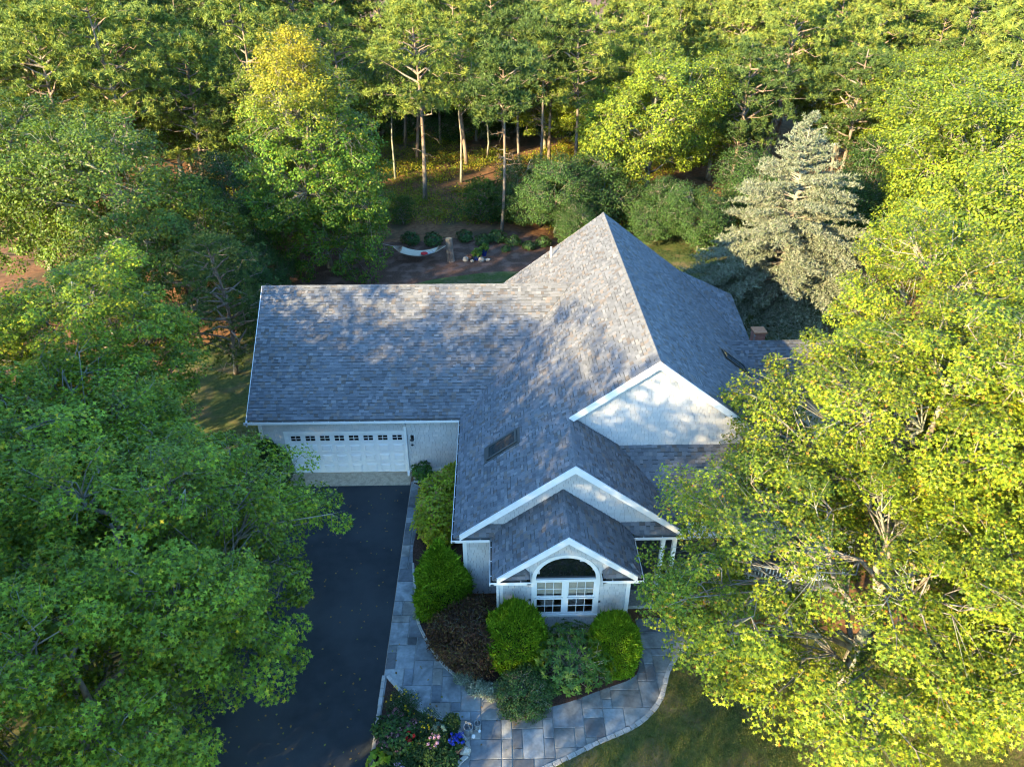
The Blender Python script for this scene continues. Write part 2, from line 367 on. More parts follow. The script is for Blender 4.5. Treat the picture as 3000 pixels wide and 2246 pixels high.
def cobble_run(name, line, w, label, z=0.075, step=0.27, skip=None):
    """granite cobbles laid end to end along a line"""
    L = [Vector((*p, 0)) for p in line]; acc = []; 
    root = empty(name, (L[0].x, L[0].y, 0), label); root['kind'] = 'structure'
    pos = [0.0]
    for a, c in zip(L, L[1:]): pos.append(pos[-1]+(c-a).length)
    s = 0.0
    def at(t):
        for i in range(len(L)-1):
            if t <= pos[i+1]: return L[i].lerp(L[i+1], (t-pos[i])/max(1e-6, pos[i+1]-pos[i]))
        return L[-1]
    while s < pos[-1]-0.1:
        l = step*rng.uniform(0.75, 1.2); p, q = at(s+0.006), at(min(pos[-1], s+l-0.006)); s += l
        d = (q-p).normalized(); nrm = Vector((-d.y, d.x, 0)); hw = w/2*rng.uniform(0.88, 1.08); zz = z+rng.uniform(-.008, .008); bv = 0.016
        k = rng.uniform(0.8, 1.15); col = (0.40*k, 0.39*k, 0.37*k)
        lo = [p-nrm*hw, q-nrm*hw, q+nrm*hw, p+nrm*hw]; c = (p+q)/2
        hi = [v+(c-v).normalized()*bv for v in lo]
        m = MB(); m.add([(v.x, v.y, 0) for v in lo]+[(v.x, v.y, zz-0.014) for v in lo]+[(v.x, v.y, zz) for v in hi],
              [(8, 9, 10, 11)]+[(a, (a+1) % 4, 4+(a+1) % 4, 4+a) for a in range(4)]+[(4+a, 4+(a+1) % 4, 8+(a+1) % 4, 8+a) for a in range(4)], col)
        m.build('cobble', MT['cobble'], root, center=True)
cobble_run('cobble_edging', LAWN_EDGE[3:], 0.15, 'curved granite cobble edging between walk and lawn')
cobble_run('cobble_edging', FLOWER_EDGE, 0.12, 'cobble edging on the walk side of the flower bed', 0.09)
cobble_run('cobble_edging', [(5.12, -10.3), (5.12, -15)], 0.12, 'cobble edging between driveway and flower bed', 0.09)
cobble_run('cobble_edging', BED_EDGE[20:60], 0.09, 'low cobble edging on the walk side of the planting bed', 0.078, 0.3)
cobble_run('cobble_edging', [(5.2, -0.70), (6.5, -0.70)], 0.15, 'short row of cobbles below the planted corner by the garage', 0.078, 0.3)

# ================================================================== THE HOUSE
HX, HY = 10.0, 0.0
house = empty('house', (HX, HY, 0), 'grey shingled house with white trim, dormers and attached garage', 'house')
ZE, MP = 3.0, 0.756           # eave height, roof pitch
XM, XR, ZR, YA, YB = 7.243, 14.179, 8.244, 9.75, -4.674
GYE, GYR, GZR, GXL = -0.394, 4.71, 6.774, -1.448
XP, YP_, ZP = 11.256, -7.29, 6.03
XMR, YMF, YPO = 15.239, -7.358, -6.651
FXL, FXR, FYF = 8.523, 13.362, -9.242
XQ, YQ, ZQ = 10.93, -9.18, 4.84
MG = (GZR-ZE)/(GYR-GYE)

def roofcol(r):
    t = r.random()
    if t < 0.50: c = (0.133, 0.141, 0.156)
    elif t < 0.66: c = (0.164, 0.171, 0.185)
    elif t < 0.82: c = (0.108, 0.115, 0.128)
    elif t < 0.92: c = (0.153, 0.137, 0.128)
    elif t < 0.96: c = (0.113, 0.101, 0.094)
    else: c = (0.185, 0.186, 0.19)
    k = r.uniform(0.86, 1.14); return tuple(x*k for x in c)

def clip(poly, edge_pts):
    """Sutherland-Hodgman of 2D poly against a convex CCW polygon"""
    out = poly
    n = len(edge_pts)
    for i in range(n):
        a, c = edge_pts[i], edge_pts[(i+1) % n]; inp = out; out = []
        if not inp: return []
        def sd(p): return (c[0]-a[0])*(p[1]-a[1])-(c[1]-a[1])*(p[0]-a[0])
        for k in range(len(inp)):
            p, q = inp[k], inp[(k+1) % len(inp)]; sp, sq = sd(p), sd(q)
            if sp >= -1e-9: out.append(p)
            if (sp > 1e-9 and sq < -1e-9) or (sp < -1e-9 and sq > 1e-9):
                t = sp/(sp-sq); out.append((p[0]+(q[0]-p[0])*t, p[1]+(q[1]-p[1])*t))
    return out

ALL_SHINGLES = []      # (distance, roof object, prism data)
def roof(name, polys, origin, udir, vdir, seed, course=0.143, label=None):
    """one roof slope: a boarded slab (the part) laid with separate shingle tabs. polys: convex 3D polygons"""
    U, Vv = Vector(udir).normalized(), Vector(vdir).normalized(); N = U.cross(Vv).normalized(); O = Vector(origin)
    if N.z < 0: N = -N
    def to2(p): d = Vector(p)-O; return (d.dot(U), d.dot(Vv))
    slab = MB(); P2 = []
    for poly in polys:
        slab.prism([Vector(p)-N*0.06 for p in poly], N*0.055)
        q = [to2(p) for p in poly]
        ar = sum(q[i][0]*q[(i+1) % len(q)][1]-q[(i+1) % len(q)][0]*q[i][1] for i in range(len(q)))
        P2.append(q if ar > 0 else q[::-1])
    ro = slab.build(name, MT['under'], house, label)
    umin = min(p[0] for q in P2 for p in q); umax = max(p[0] for q in P2 for p in q)
    vmin = min(p[1] for q in P2 for p in q); vmax = max(p[1] for q in P2 for p in q)
    r = random.Random(seed); row = 0; v = vmin
    while v < vmax:
        u = umin-r.uniform(0, 0.3); hi_prev = False
        while u < umax:
            w = r.choice([0.10, 0.13, 0.16, 0.18, 0.2, 0.24]); raised = r.random() < 0.6
            col = roofcol(r); th = 0.020 if raised else 0.009
            th += r.uniform(0, 0.003)
            v0, v1 = v+r.uniform(-.004, .004), v+course
            pieces = [(u, u+w-0.004, v0, v1, col, th)]
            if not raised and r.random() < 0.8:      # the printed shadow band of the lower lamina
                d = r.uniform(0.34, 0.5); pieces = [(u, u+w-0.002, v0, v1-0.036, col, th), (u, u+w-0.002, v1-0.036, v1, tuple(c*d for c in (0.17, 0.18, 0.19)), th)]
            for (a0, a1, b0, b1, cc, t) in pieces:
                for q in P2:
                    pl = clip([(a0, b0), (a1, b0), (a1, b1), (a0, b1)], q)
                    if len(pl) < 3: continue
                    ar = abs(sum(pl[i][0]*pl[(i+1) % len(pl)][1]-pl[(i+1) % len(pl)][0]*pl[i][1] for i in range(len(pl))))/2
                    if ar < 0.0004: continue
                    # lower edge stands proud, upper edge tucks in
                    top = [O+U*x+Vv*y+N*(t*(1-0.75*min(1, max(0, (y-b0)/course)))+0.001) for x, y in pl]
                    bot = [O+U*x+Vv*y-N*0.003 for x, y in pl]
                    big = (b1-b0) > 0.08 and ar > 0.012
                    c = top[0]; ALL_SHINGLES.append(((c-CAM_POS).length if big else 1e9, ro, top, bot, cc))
            u += w
        v += course; row += 1
    return ro

garage_roof = roof('roof', [[(GXL, GYE+.08, ZE+.08*MG), (XM+.1, GYE+.08, ZE+.08*MG), (12.2, GYR, GZR), (GXL, GYR, GZR)]], (GXL, GYE, ZE), (1, 0, 0), (0, 1, MG), 1, label='garage roof slope facing the driveway')
xe = XM+0.08; ze = ZE+0.08*MP
main_left = roof('roof', [[(xe, YB, ze), (XR, YB, ZR), (XR, YA, ZR), (xe, YA, ze)], [(xe, YP_, ze), (XP, YP_, ZE+MP*(XP-XM)), (XP, YB, ZE+MP*(XP-XM)), (xe, YB, ze)]], (XM, 0, ZE), (0, -1, 0), (1, 0, MP), 2, label='large left roof slope with skylight')
XRE = XR+(ZR-ZE)/MP
main_right = roof('roof', [[(XRE, YB, ZE), (XRE, YA, ZE), (XR, YA, ZR), (XR, YB, ZR)]], (XRE, 0, ZE), (0, 1, 0), (-1, 0, MP), 3, label='large right roof slope')
ZPP = ZE+MP*(XP-XM)
mid_right = roof('roof', [[(XMR-.08, YP_, ZPP-MP*(XMR-.08-XP)), (XMR-.08, YPO, ZPP-MP*(XMR-.08-XP)), (XP+(ZPP-4.62)/MP, -4.36, 4.62), (XP, -4.5, ZPP), (XP, YP_, ZPP)]], (XMR, 0, ZPP-MP*(XMR-XP)), (0, 1, 0), (-1, 0, MP), 4, label='right slope of the middle gable')
PS = (4.62-ZE)/(-4.36-YPO)
porch_roof = roof('roof', [[(XMR-.35, YPO+.08, ZE+.08*PS), (21.4, YPO+.08, ZE+.08*PS), (21.4, -4.36, 4.62), (XP+(ZPP-4.62)/MP-.1, -4.36, 4.62)]], (13, YPO, ZE), (1, 0, 0), (0, 1, PS), 5, label='low porch roof slope under the upper gable')
MQL = (ZQ-ZE)/(XQ-FXL); MQR = (ZQ-ZE)/(FXR-XQ)
fr_left = roof('roof', [[(FXL+.08, YQ, ZE+.08*MQL), (XQ, YQ, ZQ), (XQ, -6.96, ZQ), (FXL+.08, -6.96, ZE+.08*MQL)]], (FXL, 0, ZE), (0, -1, 0), (1, 0, MQL), 6, label='left slope of the small front gable')
fr_right = roof('roof', [[(FXR-.08, YQ, ZE+.08*MQR), (FXR-.08, -6.96, ZE+.08*MQR), (XQ, -6.96, ZQ), (XQ, YQ, ZQ)]], (FXR, 0, ZE), (0, 1, 0), (-1, 0, MQR), 7, label='right slope of the small front gable')
# raised facet at the back of the right slope
P1, P2_, P3 = Vector((18.35, YA+.02, 5.12)), Vector((XRE-.05, 4.6, 3.06)), Vector((XRE+.1, YA+.02, 3.75))
vd = (P1-P3).normalized(); ud = (P2_-P3)-vd*(P2_-P3).dot(vd)
roof('roof', [[P3, P1, P2_]], P3, ud, vd, 8, label='small raised facet at the rear of the right slope')
# right wing, mostly behind the oak
WZ, WY = 4.70, 3.05
roof('roof', [[(18.85, WY, WZ), (28, WY, WZ), (28, WY-2.2, WZ-2.2*MP), (18.85+2.2, WY-2.2, WZ-2.2*MP)]], (18, WY-2.2, WZ-2.2*MP), (1, 0, 0), (0, 1, MP), 9, label='front slope of the right wing')
b = MB(); b.prism([(XRE, WY, WZ-.06), (28, WY, WZ-.06), (28, WY+2.3, WZ-2.3*MP), (XRE, WY+2.3, WZ-2.3*MP)], (0, 0, 0.05)); b.build('roof', MT['under'], house, 'back slope of the right wing')
b = MB(); b.prism([(GXL, GYR, GZR-.06), (12.2, GYR, GZR-.06), (12.2, GYR*2+.4, ZE), (GXL, GYR*2+.4, ZE)], (0, 0, 0.05)); b.build('roof', MT['under'], house, 'back slope of the garage roof')
# pent strips of shingles below the middle gable
roof('roof', [[(FXR-.02, YMF+.08, ZE+.07), (XMR-.08, YMF+.08, ZE+.07), (XMR-.45, -6.96, ZE+.40), (FXR-.5, -6.96, ZE+.40)]], (FXR, YMF, ZE), (1, 0, 0), (0, 0.40, 0.40), 10, label='right pent strip below the middle gable')
roof('roof', [[(XM+.08, YMF+.08, ZE+.07), (FXL+.3, YMF+.08, ZE+.07), (FXL+.6, -6.96, ZE+.40), (XM+.45, -6.96, ZE+.40)]], (XM, YMF, ZE), (1, 0, 0), (0, 0.40, 0.40), 11, label='left pent strip below the middle gable')
# little hipped eave returns of the front gable
for xa, xb, lb, sd in ((FXL+.06, 9.78, 'left eave return of the small front gable', 12), (12.08, FXR-.06, 'right eave return of the small front gable', 13)):
    roof('roof', [[(xa, FYF+.07, ZE+.06), (xb, FYF+.07, ZE+.06), (xb-.28, -8.84, ZE+.36), (xa+.28, -8.84, ZE+.36)]], (xa, FYF, ZE), (1, 0, 0), (0, 0.42, 0.38), sd, label=lb)
    xs = xb if xb < 10 else xa; dx = -.28 if xb < 10 else .28
    b = MB(); b.prism([(xs, FYF+.07, ZE+.065), (xs, -8.84, ZE+.06), (xs+dx, -8.84, ZE+.365)], (0.0, 0.0, 0.012), (0.19, 0.19, 0.2)); b.build('hip_shingle', MT['shingle'], house)

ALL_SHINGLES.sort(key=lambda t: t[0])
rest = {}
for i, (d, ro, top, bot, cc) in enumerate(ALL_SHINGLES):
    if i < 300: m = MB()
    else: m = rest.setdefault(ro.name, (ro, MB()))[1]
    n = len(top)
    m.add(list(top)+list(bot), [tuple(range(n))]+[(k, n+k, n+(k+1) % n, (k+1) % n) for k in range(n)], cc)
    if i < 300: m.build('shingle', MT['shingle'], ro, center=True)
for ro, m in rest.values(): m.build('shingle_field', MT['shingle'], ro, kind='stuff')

# ridge caps: one folded shingle shared by each ridge
def caps(ro, p, q, pl, pr, step=0.15, col=(0.144, 0.153, 0.168)):
    p, q = Vector(p), Vector(q); d = (q-p).normalized(); L = (q-p).length
    a, c = Vector(pl).normalized()*0.15, Vector(pr).normalized()*0.15; l = step*1.7
    base = p; hz = Vector((0, 0, 0.028)); lo = Vector((0, 0, 0.012))
    m = MB(); e = d*l
    vs = [a+lo, hz, c+lo, a+e+lo*0.3, e+hz*0.45, c+e+lo*0.3]
    vs2 = [v-Vector((0, 0, 0.02)) for v in vs]
    m.add([p+v for v in vs+vs2], [(0, 1, 4, 3), (1, 2, 5, 4), (6, 7, 1, 0), (7, 8, 2, 1), (9, 6, 0, 3), (8, 11, 5, 2)], col)
    o = m.build('ridge_cap', MT['shingle'], ro, center=True)
    n = int(L/step); l0 = o.location.copy(); variants = [o]
    for i in range(1, n):
        if i < 4:
            m2 = MB(); k = rng.uniform(0.75, 1.2); m2.add([p+d*step*i+v for v in vs+vs2], m.f, tuple(x*k for x in col)); c2 = m2.build('ridge_cap', MT['shingle'], ro, center=True); variants.append(c2); continue
        c2 = rng.choice(variants).copy(); COL.objects.link(c2); c2.parent = ro; c2.location = l0+d*step*i+Vector((0, 0, rng.uniform(-.003, .004)))
caps(garage_roof, (GXL, GYR, GZR), (11.9, GYR, GZR), (0, -1, -MG), (0, 1, -MG))
caps(main_left, (XR, YB, ZR), (XR, YA, ZR), (-1, 0, -MP), (1, 0, -MP))
caps(mid_right, (XP, YP_, ZPP), (XP, -4.6, ZPP), (-1, 0, -MP), (1, 0, -MP))
caps(fr_left, (XQ, YQ, ZQ), (XQ, -7.0, ZQ), (-1, 0, -MQL), (1, 0, -MQR))

# ---- walls with shingle siding
SIDING = []
def wall(poly, nrm, label=None, skip=None, seed=0, row=0.125, thick=0.12, slabs=None):
    """a wall slab (part) covered with separate siding shingles; poly convex, vertical, world space"""
    Nn = Vector(nrm); U = Vector((0, 0, 1)).cross(Nn).normalized(); O = Vector(poly[0])
    m = MB()
    for sl in (slabs or [poly]): m.prism([Vector(p)-Nn*thick for p in sl], Nn*(thick-0.004))
    wo = m.build('wall', MT['siding'], house, label)
    q = [((Vector(p)-O).dot(U), p[2]) for p in [Vector(p) for p in poly]]
    ar = sum(q[i][0]*q[(i+1) % len(q)][1]-q[(i+1) % len(q)][0]*q[i][1] for i in range(len(q)))
    if ar < 0: q = q[::-1]
    u0, u1 = min(p[0] for p in q), max(p[0] for p in q); z0, z1 = min(p[1] for p in q), max(p[1] for p in q)
    r = random.Random(seed); z = z0
    while z < z1:
        u = u0-r.uniform(0, .2)
        while u < u1:
            w = r.uniform(0.09, 0.27)
            pl = clip([(u+.004, z+.009+r.uniform(-.003, .003)), (u+w-.004, z+.009), (u+w-.004, z+row), (u+.004, z+row)], q)
            if len(pl) >= 3:
                cx = sum(p[0] for p in pl)/len(pl); cz = sum(p[1] for p in pl)/len(pl)
                W = O+U*cx; 
                if not (skip and skip(W.x, W.y, cz)):
                    k = r.uniform(0.93, 1.06); col = (0.53*k, 0.53*k, 0.525*k) if r.random() < .8 else (0.57*k, 0.55*k, 0.53*k)
                    t = 0.018+r.uniform(0, .006)
                    def pt(p, e): v = O+U*p[0]; return Vector((v.x, v.y, p[1]))+Nn*e
                    top = [pt(p, t*(1-0.7*min(1, max(0, (p[1]-z)/row)))) for p in pl]; bot = [pt(p, -.006) for p in pl]
                    ar = abs(sum(pl[i][0]*pl[(i+1) % len(pl)][1]-pl[(i+1) % len(pl)][0]*pl[i][1] for i in range(len(pl))))/2
                    SIDING.append(((top[0]-CAM_POS).length if ar > 0.012 else 1e9, wo, top, bot, col))
            u += w
        z += row
    return wo
F = (0, -1, 0)
# garage front wall round the door, right part, left part
GD0, GD1, GDH = 0.0, 4.88, 2.13
wall([(-1.1, 0, 2.26), (7.7, 0, 2.26), (7.7, 0, 2.86), (-1.1, 0, 2.86)], F, 'garage wall above the door', seed=21)
wall([(5.02, 0, 0.28), (7.7, 0, 0.28), (7.7, 0, 2.26), (5.02, 0, 2.26)], F, 'garage wall right of the door', seed=22)
wall([(-1.1, 0, 0.05), (-0.14, 0, 0.05), (-0.14, 0, 2.26), (-1.1, 0, 2.26)], F, 'garage wall left of the door', seed=23)
wall([(-1.1, 9.8, 0.05), (-1.1, 0, 0.05), (-1.1, 0, 2.86), (-1.1, 4.71, 6.4), (-1.1, 9.8, 2.86)], (-1, 0, 0), 'gable end wall of the garage', seed=24)
# main block
wall([(7.70, -0.05, 0.1), (7.70, -7.0, 0.1), (7.70, -7.0, 2.9), (7.70, -0.05, 2.9)], (-1, 0, 0), 'left wall of the main block', seed=25)
wall([(7.70, -7.0, 0.1), (9.0, -7.0, 0.1), (9.0, -7.0, 2.86), (7.70, -7.0, 2.86)], F, 'narrow front wall left of the small gable', seed=26)
wall([(7.75, -6.98, 3.3), (14.75, -6.98, 3.3), (XP, -6.98, ZPP-.18)], F, 'middle gable wall', seed=27)
wall([(9.6, -4.36, 4.60), (18.75, -4.36, 4.60), (XR, -4.36, ZR-.22)], F, 'upper gable wall', seed=28, skip=lambda x, y, z: x < XP and z < ZE+MP*(x-XM)-.1)
wall([(13.3, -4.36, 0.3), (21.2, -4.36, 0.3), (21.2, -4.36, 2.95), (13.3, -4.36, 2.95)], F, 'wall at the back of the porch', seed=29)
def in_window(x, y, z): return 9.88 < x < 12.0 and 1.05 < z < 2.7 or (x-10.94)**2+(max(z, 2.66)-2.66)**2 < 1.03**2 and z >= 2.6
def front_slabs():
    y = -8.85; r = 0.97; c = 10.94; z = 2.72
    S = [[(8.85, y, .1), (c-r, y, .1), (c-r, y, z), (8.85, y, z)], [(c+r, y, .1), (13, y, .1), (13, y, z), (c+r, y, z)], [(c-r, y, .1), (c+r, y, .1), (c+r, y, 1.1), (c-r, y, 1.1)]]
    def top(x): return min(ZQ-.17-abs(x-XQ)*(ZQ-.17-3.2)/2.07, 99)
    xs = [8.85]+[c-r*math.cos(PI*k/24) for k in range(25)]+[13.0]
    for a, q in zip(xs, xs[1:]):
        lo = lambda x: z+math.sqrt(max(0, r*r-(x-c)**2))
        S.append([(a, y, lo(a)), (q, y, lo(q)), (q, y, top(q)), (a, y, top(a))])
    return S
wall([(8.85, -8.85, 0.1), (13.0, -8.85, 0.1), (13.0, -8.85, 3.2), (XQ, -8.85, ZQ-.17), (8.85, -8.85, 3.2)], F, 'front gable wall with the arched window', seed=30, skip=in_window, slabs=front_slabs())
wall([(8.85, -7.0, 0.1), (8.85, -8.85, 0.1), (8.85, -8.85, 2.9), (8.85, -7.0, 2.9)], (-1, 0, 0), 'left side wall of the front room', seed=31)
wall([(13.0, -8.85, 0.1), (13.0, -7.0, 0.1), (13.0, -7.0, 2.9), (13.0, -8.85, 2.9)], (1, 0, 0), 'right side wall of the front room', seed=32)
wall([(21.0, -4.36, 0.1), (21.0, YA-.3, 0.1), (21.0, YA-.3, 2.95), (21.0, -4.36, 2.95)], (1, 0, 0), 'right wall of the main block', seed=33)
wall([(21.0, YA-.3, 0.1), (7.7, YA-.3, 0.1), (7.7, YA-.3, 3.1), (XR, YA-.3, ZR-.2), (21.0, YA-.3, 3.1)], (0, 1, 0), 'rear gable wall', seed=34)
wall([(21.0, WY-1.9, 0.1), (27.7, WY-1.9, 0.1), (27.7, WY-1.9, 3.0), (21.0, WY-1.9, 3.0)], F, 'front wall of the right wing', seed=35)
wall([(27.7, WY-1.9, 0.1), (27.7, WY+1.9, 0.1), (27.7, WY+1.9, 3.0), (27.7, WY, 4.5), (27.7, WY-1.9, 3.0)], (1, 0, 0), 'gable end of the right wing', seed=36)
SIDING.sort(key=lambda t: t[0]); rest = {}
for i, (d, wo, top, bot, cc) in enumerate(SIDING):
    if i < 300: m = MB()
    else: m = rest.setdefault(wo.name, (wo, MB()))[1]
    n = len(top); m.add(list(top)+list(bot), [tuple(range(n))]+[(k, n+k, n+(k+1) % n, (k+1) % n) for k in range(n)], cc)
    if i < 300: m.build('siding_shingle', MT['siding'], wo, center=True)
for wo, m in rest.values(): m.build('siding_field', MT['siding'], wo, kind='stuff')
for o in house.children:
    if o.name.startswith('wall'):
        a = o.data.color_attributes['col']; a.data.foreach_set('color', np.tile(np.array([0.09, 0.09, 0.095, 1], np.float32), len(o.data.vertices)))

# ---- trim
def part(name, mat, build, parent=house, **k):
    m = MB(); build(m); return m.build(name, MT[mat], parent, **k)
def rake(name, peak, foot, y0, y1, h=0.24):
    """rake board along a gable edge: a wide sloped soffit face and a fascia"""
    p, q = Vector(peak), Vector(foot); d = (q-p)
    m = MB()
    n = Vector((0, 0, -1)); 
    a = [Vector((p.x, y0, p.z-.005)), Vector((q.x, y0, q.z-.005)), Vector((q.x, y0, q.z-h)), Vector((p.x, y0, p.z-h*1.15))]
    m.prism([v for v in a], (0, 0.05, 0))
    s = [Vector((p.x, y0+.052, p.z-h*.92)), Vector((q.x, y0+.052, q.z-h*.85)), Vector((q.x, y1, q.z-h*.85)), Vector((p.x, y1, p.z-h*.92))]
    m.prism(s, (0, 0, 0.03))
    f = [Vector((p.x, y1-.03, p.z-h*.9)), Vector((q.x, y1-.03, q.z-h*.85)), Vector((q.x, y1-.03, q.z-h*1.45)), Vector((p.x, y1-.03, p.z-h*1.55))]
    m.prism(f, (0, 0.028, 0))
    return m.build(name, MT['trim'], house)
rake('rake_board', (XP, 0, ZPP), (XM+.28, 0, ZE+MP*.28), YP_-.05, -6.99)
rake('rake_board', (XP, 0, ZPP), (XMR-.28, 0, ZPP-MP*(XMR-.28-XP)), YP_-.05, -6.99)
rake('rake_board', (XQ, 0, ZQ), (FXL+.22, 0, ZE+MQL*.22), YQ-.05, -8.86, 0.22)
rake('rake_board', (XQ, 0, ZQ), (FXR-.22, 0, ZE+MQR*.22), YQ-.05, -8.86, 0.22)
rake('rake_board', (XR, 0, ZR), (11.25, 0, ZR-MP*(XR-11.25)), YB-.05, -4.37, 0.26)
rake('rake_board', (XR, 0, ZR), (18.9, 0, ZR-MP*(18.9-XR)), YB-.05, -4.37, 0.26)
part('rake_board', 'trim', lambda m: m.prism([(GXL-.03, GYE, ZE), (GXL-.03, GYR, GZR), (GXL-.03, GYR, GZR-.2), (GXL-.03, GYE, ZE-.2)], (.05, 0, 0)))
part('rake_board', 'trim', lambda m: m.prism([(XM, YA, ZE), (XR, YA, ZR), (XR, YA, ZR-.2), (XM, YA, ZE-.2)], (0, .04, 0)))
def board(m, a, b): m.box(a, b)
part('corner_board', 'trim', lambda m: (m.box((7.60, -7.04, 0), (7.73, -6.90, 2.86))))
part('corner_board', 'trim', lambda m: (m.box((8.82, -8.89, 0), (8.95, -8.80, 2.9))))
part('corner_board', 'trim', lambda m: (m.box((12.9, -8.89, 0), (13.03, -8.80, 2.9))))
part('corner_board', 'trim', lambda m: (m.box((-1.14, -.04, 0), (-1.0, .1, 2.86))))
part('water_table', 'trim', lambda m: m.box((5.02, -.035, .06), (7.69, .02, .27)))
part('soffit', 'trim', lambda m: (m.box((GXL+.05, GYE+.06, ZE-.14), (XM+.4, -.01, ZE-.11)), m.box((XM+.06, -7.30, ZE-.14), (7.69, GYE-.02, ZE-.11)), m.box((XM+.08, -7.3, ZE-.145), (8.9, -7.01, ZE-.115)), m.box((FXL+.06, -9.18, ZE-.15), (8.84, -7.3, ZE-.12)), m.box((13.02, -9.18, ZE-.15), (FXR-.06, -7.3, ZE-.12)), m.box((8.86, -9.18, ZE-.152), (9.75, -8.87, ZE-.122)), m.box((12.1, -9.18, ZE-.152), (13, -8.87, ZE-.122))))
part('porch_ceiling', 'trim', lambda m: m.box((13.05, -7.25, ZE-.16), (21.3, -4.4, ZE-.13)))

# gutters: an outer lip, a bottom, and grime inside, with hangers
def gutter(pts, inward):
    m = MB(); g = MB(); hs = []
    for (p, q), w in zip(zip(pts, pts[1:]), inward):
        p, q, w = Vector(p), Vector(q), Vector(w)
        d = (q-p).normalized()
        m.prism([p-d*.012, q+d*.012, q+d*.012+w*.018, p-d*.012+w*.018], (0, 0, -.11))
        m.prism([p+w*.02+Vector((0, 0, -.10)), q+w*.02+Vector((0, 0, -.10)), q+w*.14+Vector((0, 0, -.10)), p+w*.14+Vector((0, 0, -.10))], (0, 0, -.012))
        g.prism([p+w*.02+Vector((0, 0, -.055)), q+w*.02+Vector((0, 0, -.055)), q+w*.13+Vector((0, 0, -.055)), p+w*.13+Vector((0, 0, -.055))], (0, 0, -.04))
        L = (q-p).length; k = int(L/0.6)
        for i in range(k): hs.append((p+d*(L*(i+.5)/k), w))
    go = m.build('gutter', MT['trim'], house)
    g.build('gutter_bed', MT['gutterin'], go)
    for c, w in hs:
        h = MB(); h.bar(c+w*.015+Vector((0, 0, -.012)), c+w*.13+Vector((0, 0, -.006)), .022, .008); h.build('hanger', MT['trim'], go, center=True)
gutter([(GXL-.1, GYE, ZE), (XM, GYE, ZE), (XM, YMF, ZE), (FXL, YMF, ZE), (FXL, FYF, ZE), (9.82, FYF, ZE), (9.82, FYF+.4, ZE)],
       [(0, 1, 0), (1, 0, 0), (0, 1, 0), (1, 0, 0), (0, 1, 0), (-1, 0, 0)])
gutter([(12.04, FYF+.4, ZE), (12.04, FYF, ZE), (FXR, FYF, ZE), (FXR, YMF, ZE), (XMR, YMF, ZE), (XMR, YPO, ZE), (21.4, YPO, ZE)],
       [(1, 0, 0), (0, 1, 0), (-1, 0, 0), (0, 1, 0), (-1, 0, 0), (0, 1, 0)])
gutter([(XRE+.1, YB, ZE-.02), (XRE+.1, WY-2.3, ZE-.02)], [(-1, 0, 0)])
gutter([(XRE+.12, WY+2.3, ZE-.02), (XRE+.12, YA, ZE-.02)], [(-1, 0, 0)])
# downspouts
part('downspout', 'trim', lambda m: (m.box((4.90, -.13, .16), (5.0, -.04, 2.55)), m.bar((4.95, -.09, 2.53), (4.93, -.32, 2.88), .08, .07), m.bar((4.95, -.09, .18), (4.97, -.30, .05), .09, .08)))
part('downspout', 'trim', lambda m: (m.box((8.73, -8.95, .1), (8.81, -8.87, 2.6)), m.bar((8.77, -8.91, 2.6), (8.68, -9.16, 2.89), .07, .07)))
part('vent_pipe', 'trim', lambda m: m.tube([(11.58, 8.9, 6.2), (11.58, 8.9, 6.82)], .05, 10))

# garage door: four sections, raised panels, a row of windows
gd = part('garage_door', 'door', lambda m: [m.box((GD0, .06, GDH*i/4+.004), (GD1, .11, GDH*(i+1)/4-.004)) for i in range(4)])
part('door_frame', 'trim', lambda m: (m.box((-.15, -.035, 0), (0, .12, GDH)), m.box((GD1, -.035, 0), (GD1+.13, .12, GDH)), m.box((-.15, -.04, GDH+.001), (GD1+.13, .12, GDH+.13))))
part('garage_dark', 'black', lambda m: m.box((-.02, .13, 0), (GD1+.02, .16, GDH)))
pw = GD1/8
for i in range(8):
    xc = pw*(i+.5)
    for j in range(3):
        z0, z1 = GDH*j/4+.09, GDH*(j+1)/4-.09; x0, x1 = xc-.225, xc+.225; y = .058
        m = MB(); e = .035; h = .03; e2 = .07
        ring = lambda d, yy: [(x0+d, yy, z0+d), (x1-d, yy, z0+d), (x1-d, yy, z1-d), (x0+d, yy, z1-d)]
        vs = ring(0, y+.001)+ring(.012, y-h)+ring(.03, y-.004)+ring(e2, y-h)
        m.add(vs, [(12, 13, 14, 15)]+[(4*r+a, 4*r+(a+1) % 4, 4*r+4+(a+1) % 4, 4*r+4+a) for r in range(3) for a in range(4)])
        m.build('panel', MT['door'], gd, center=True)
    z0, z1 = GDH*.75+.14, GDH-.14; x0, x1 = xc-.2, xc+.2
    m = MB()
    m.box((x0-.03, .04, z0-.03), (x1+.03, .058, z0)); m.box((x0-.03, .04, z1), (x1+.03, .058, z1+.03)); m.box((x0-.03, .04, z0), (x0, .058, z1)); m.box((x1, .04, z0), (x1+.03, .058, z1))
    m.box((xc-.012, .042, z0), (xc+.012, .056, z1)); m.box((x0, .043, (z0+z1)/2-.012), (xc-.012, .055, (z0+z1)/2+.012)); m.box((xc+.012, .043, (z0+z1)/2-.012), (x1, .055, (z0+z1)/2+.012))
    m.build('window_grille', MT['door'], gd, center=True)
    part('pane', 'glassdark', lambda m: m.box((x0, .050, z0), (x1, .0585, z1)), gd, center=True)

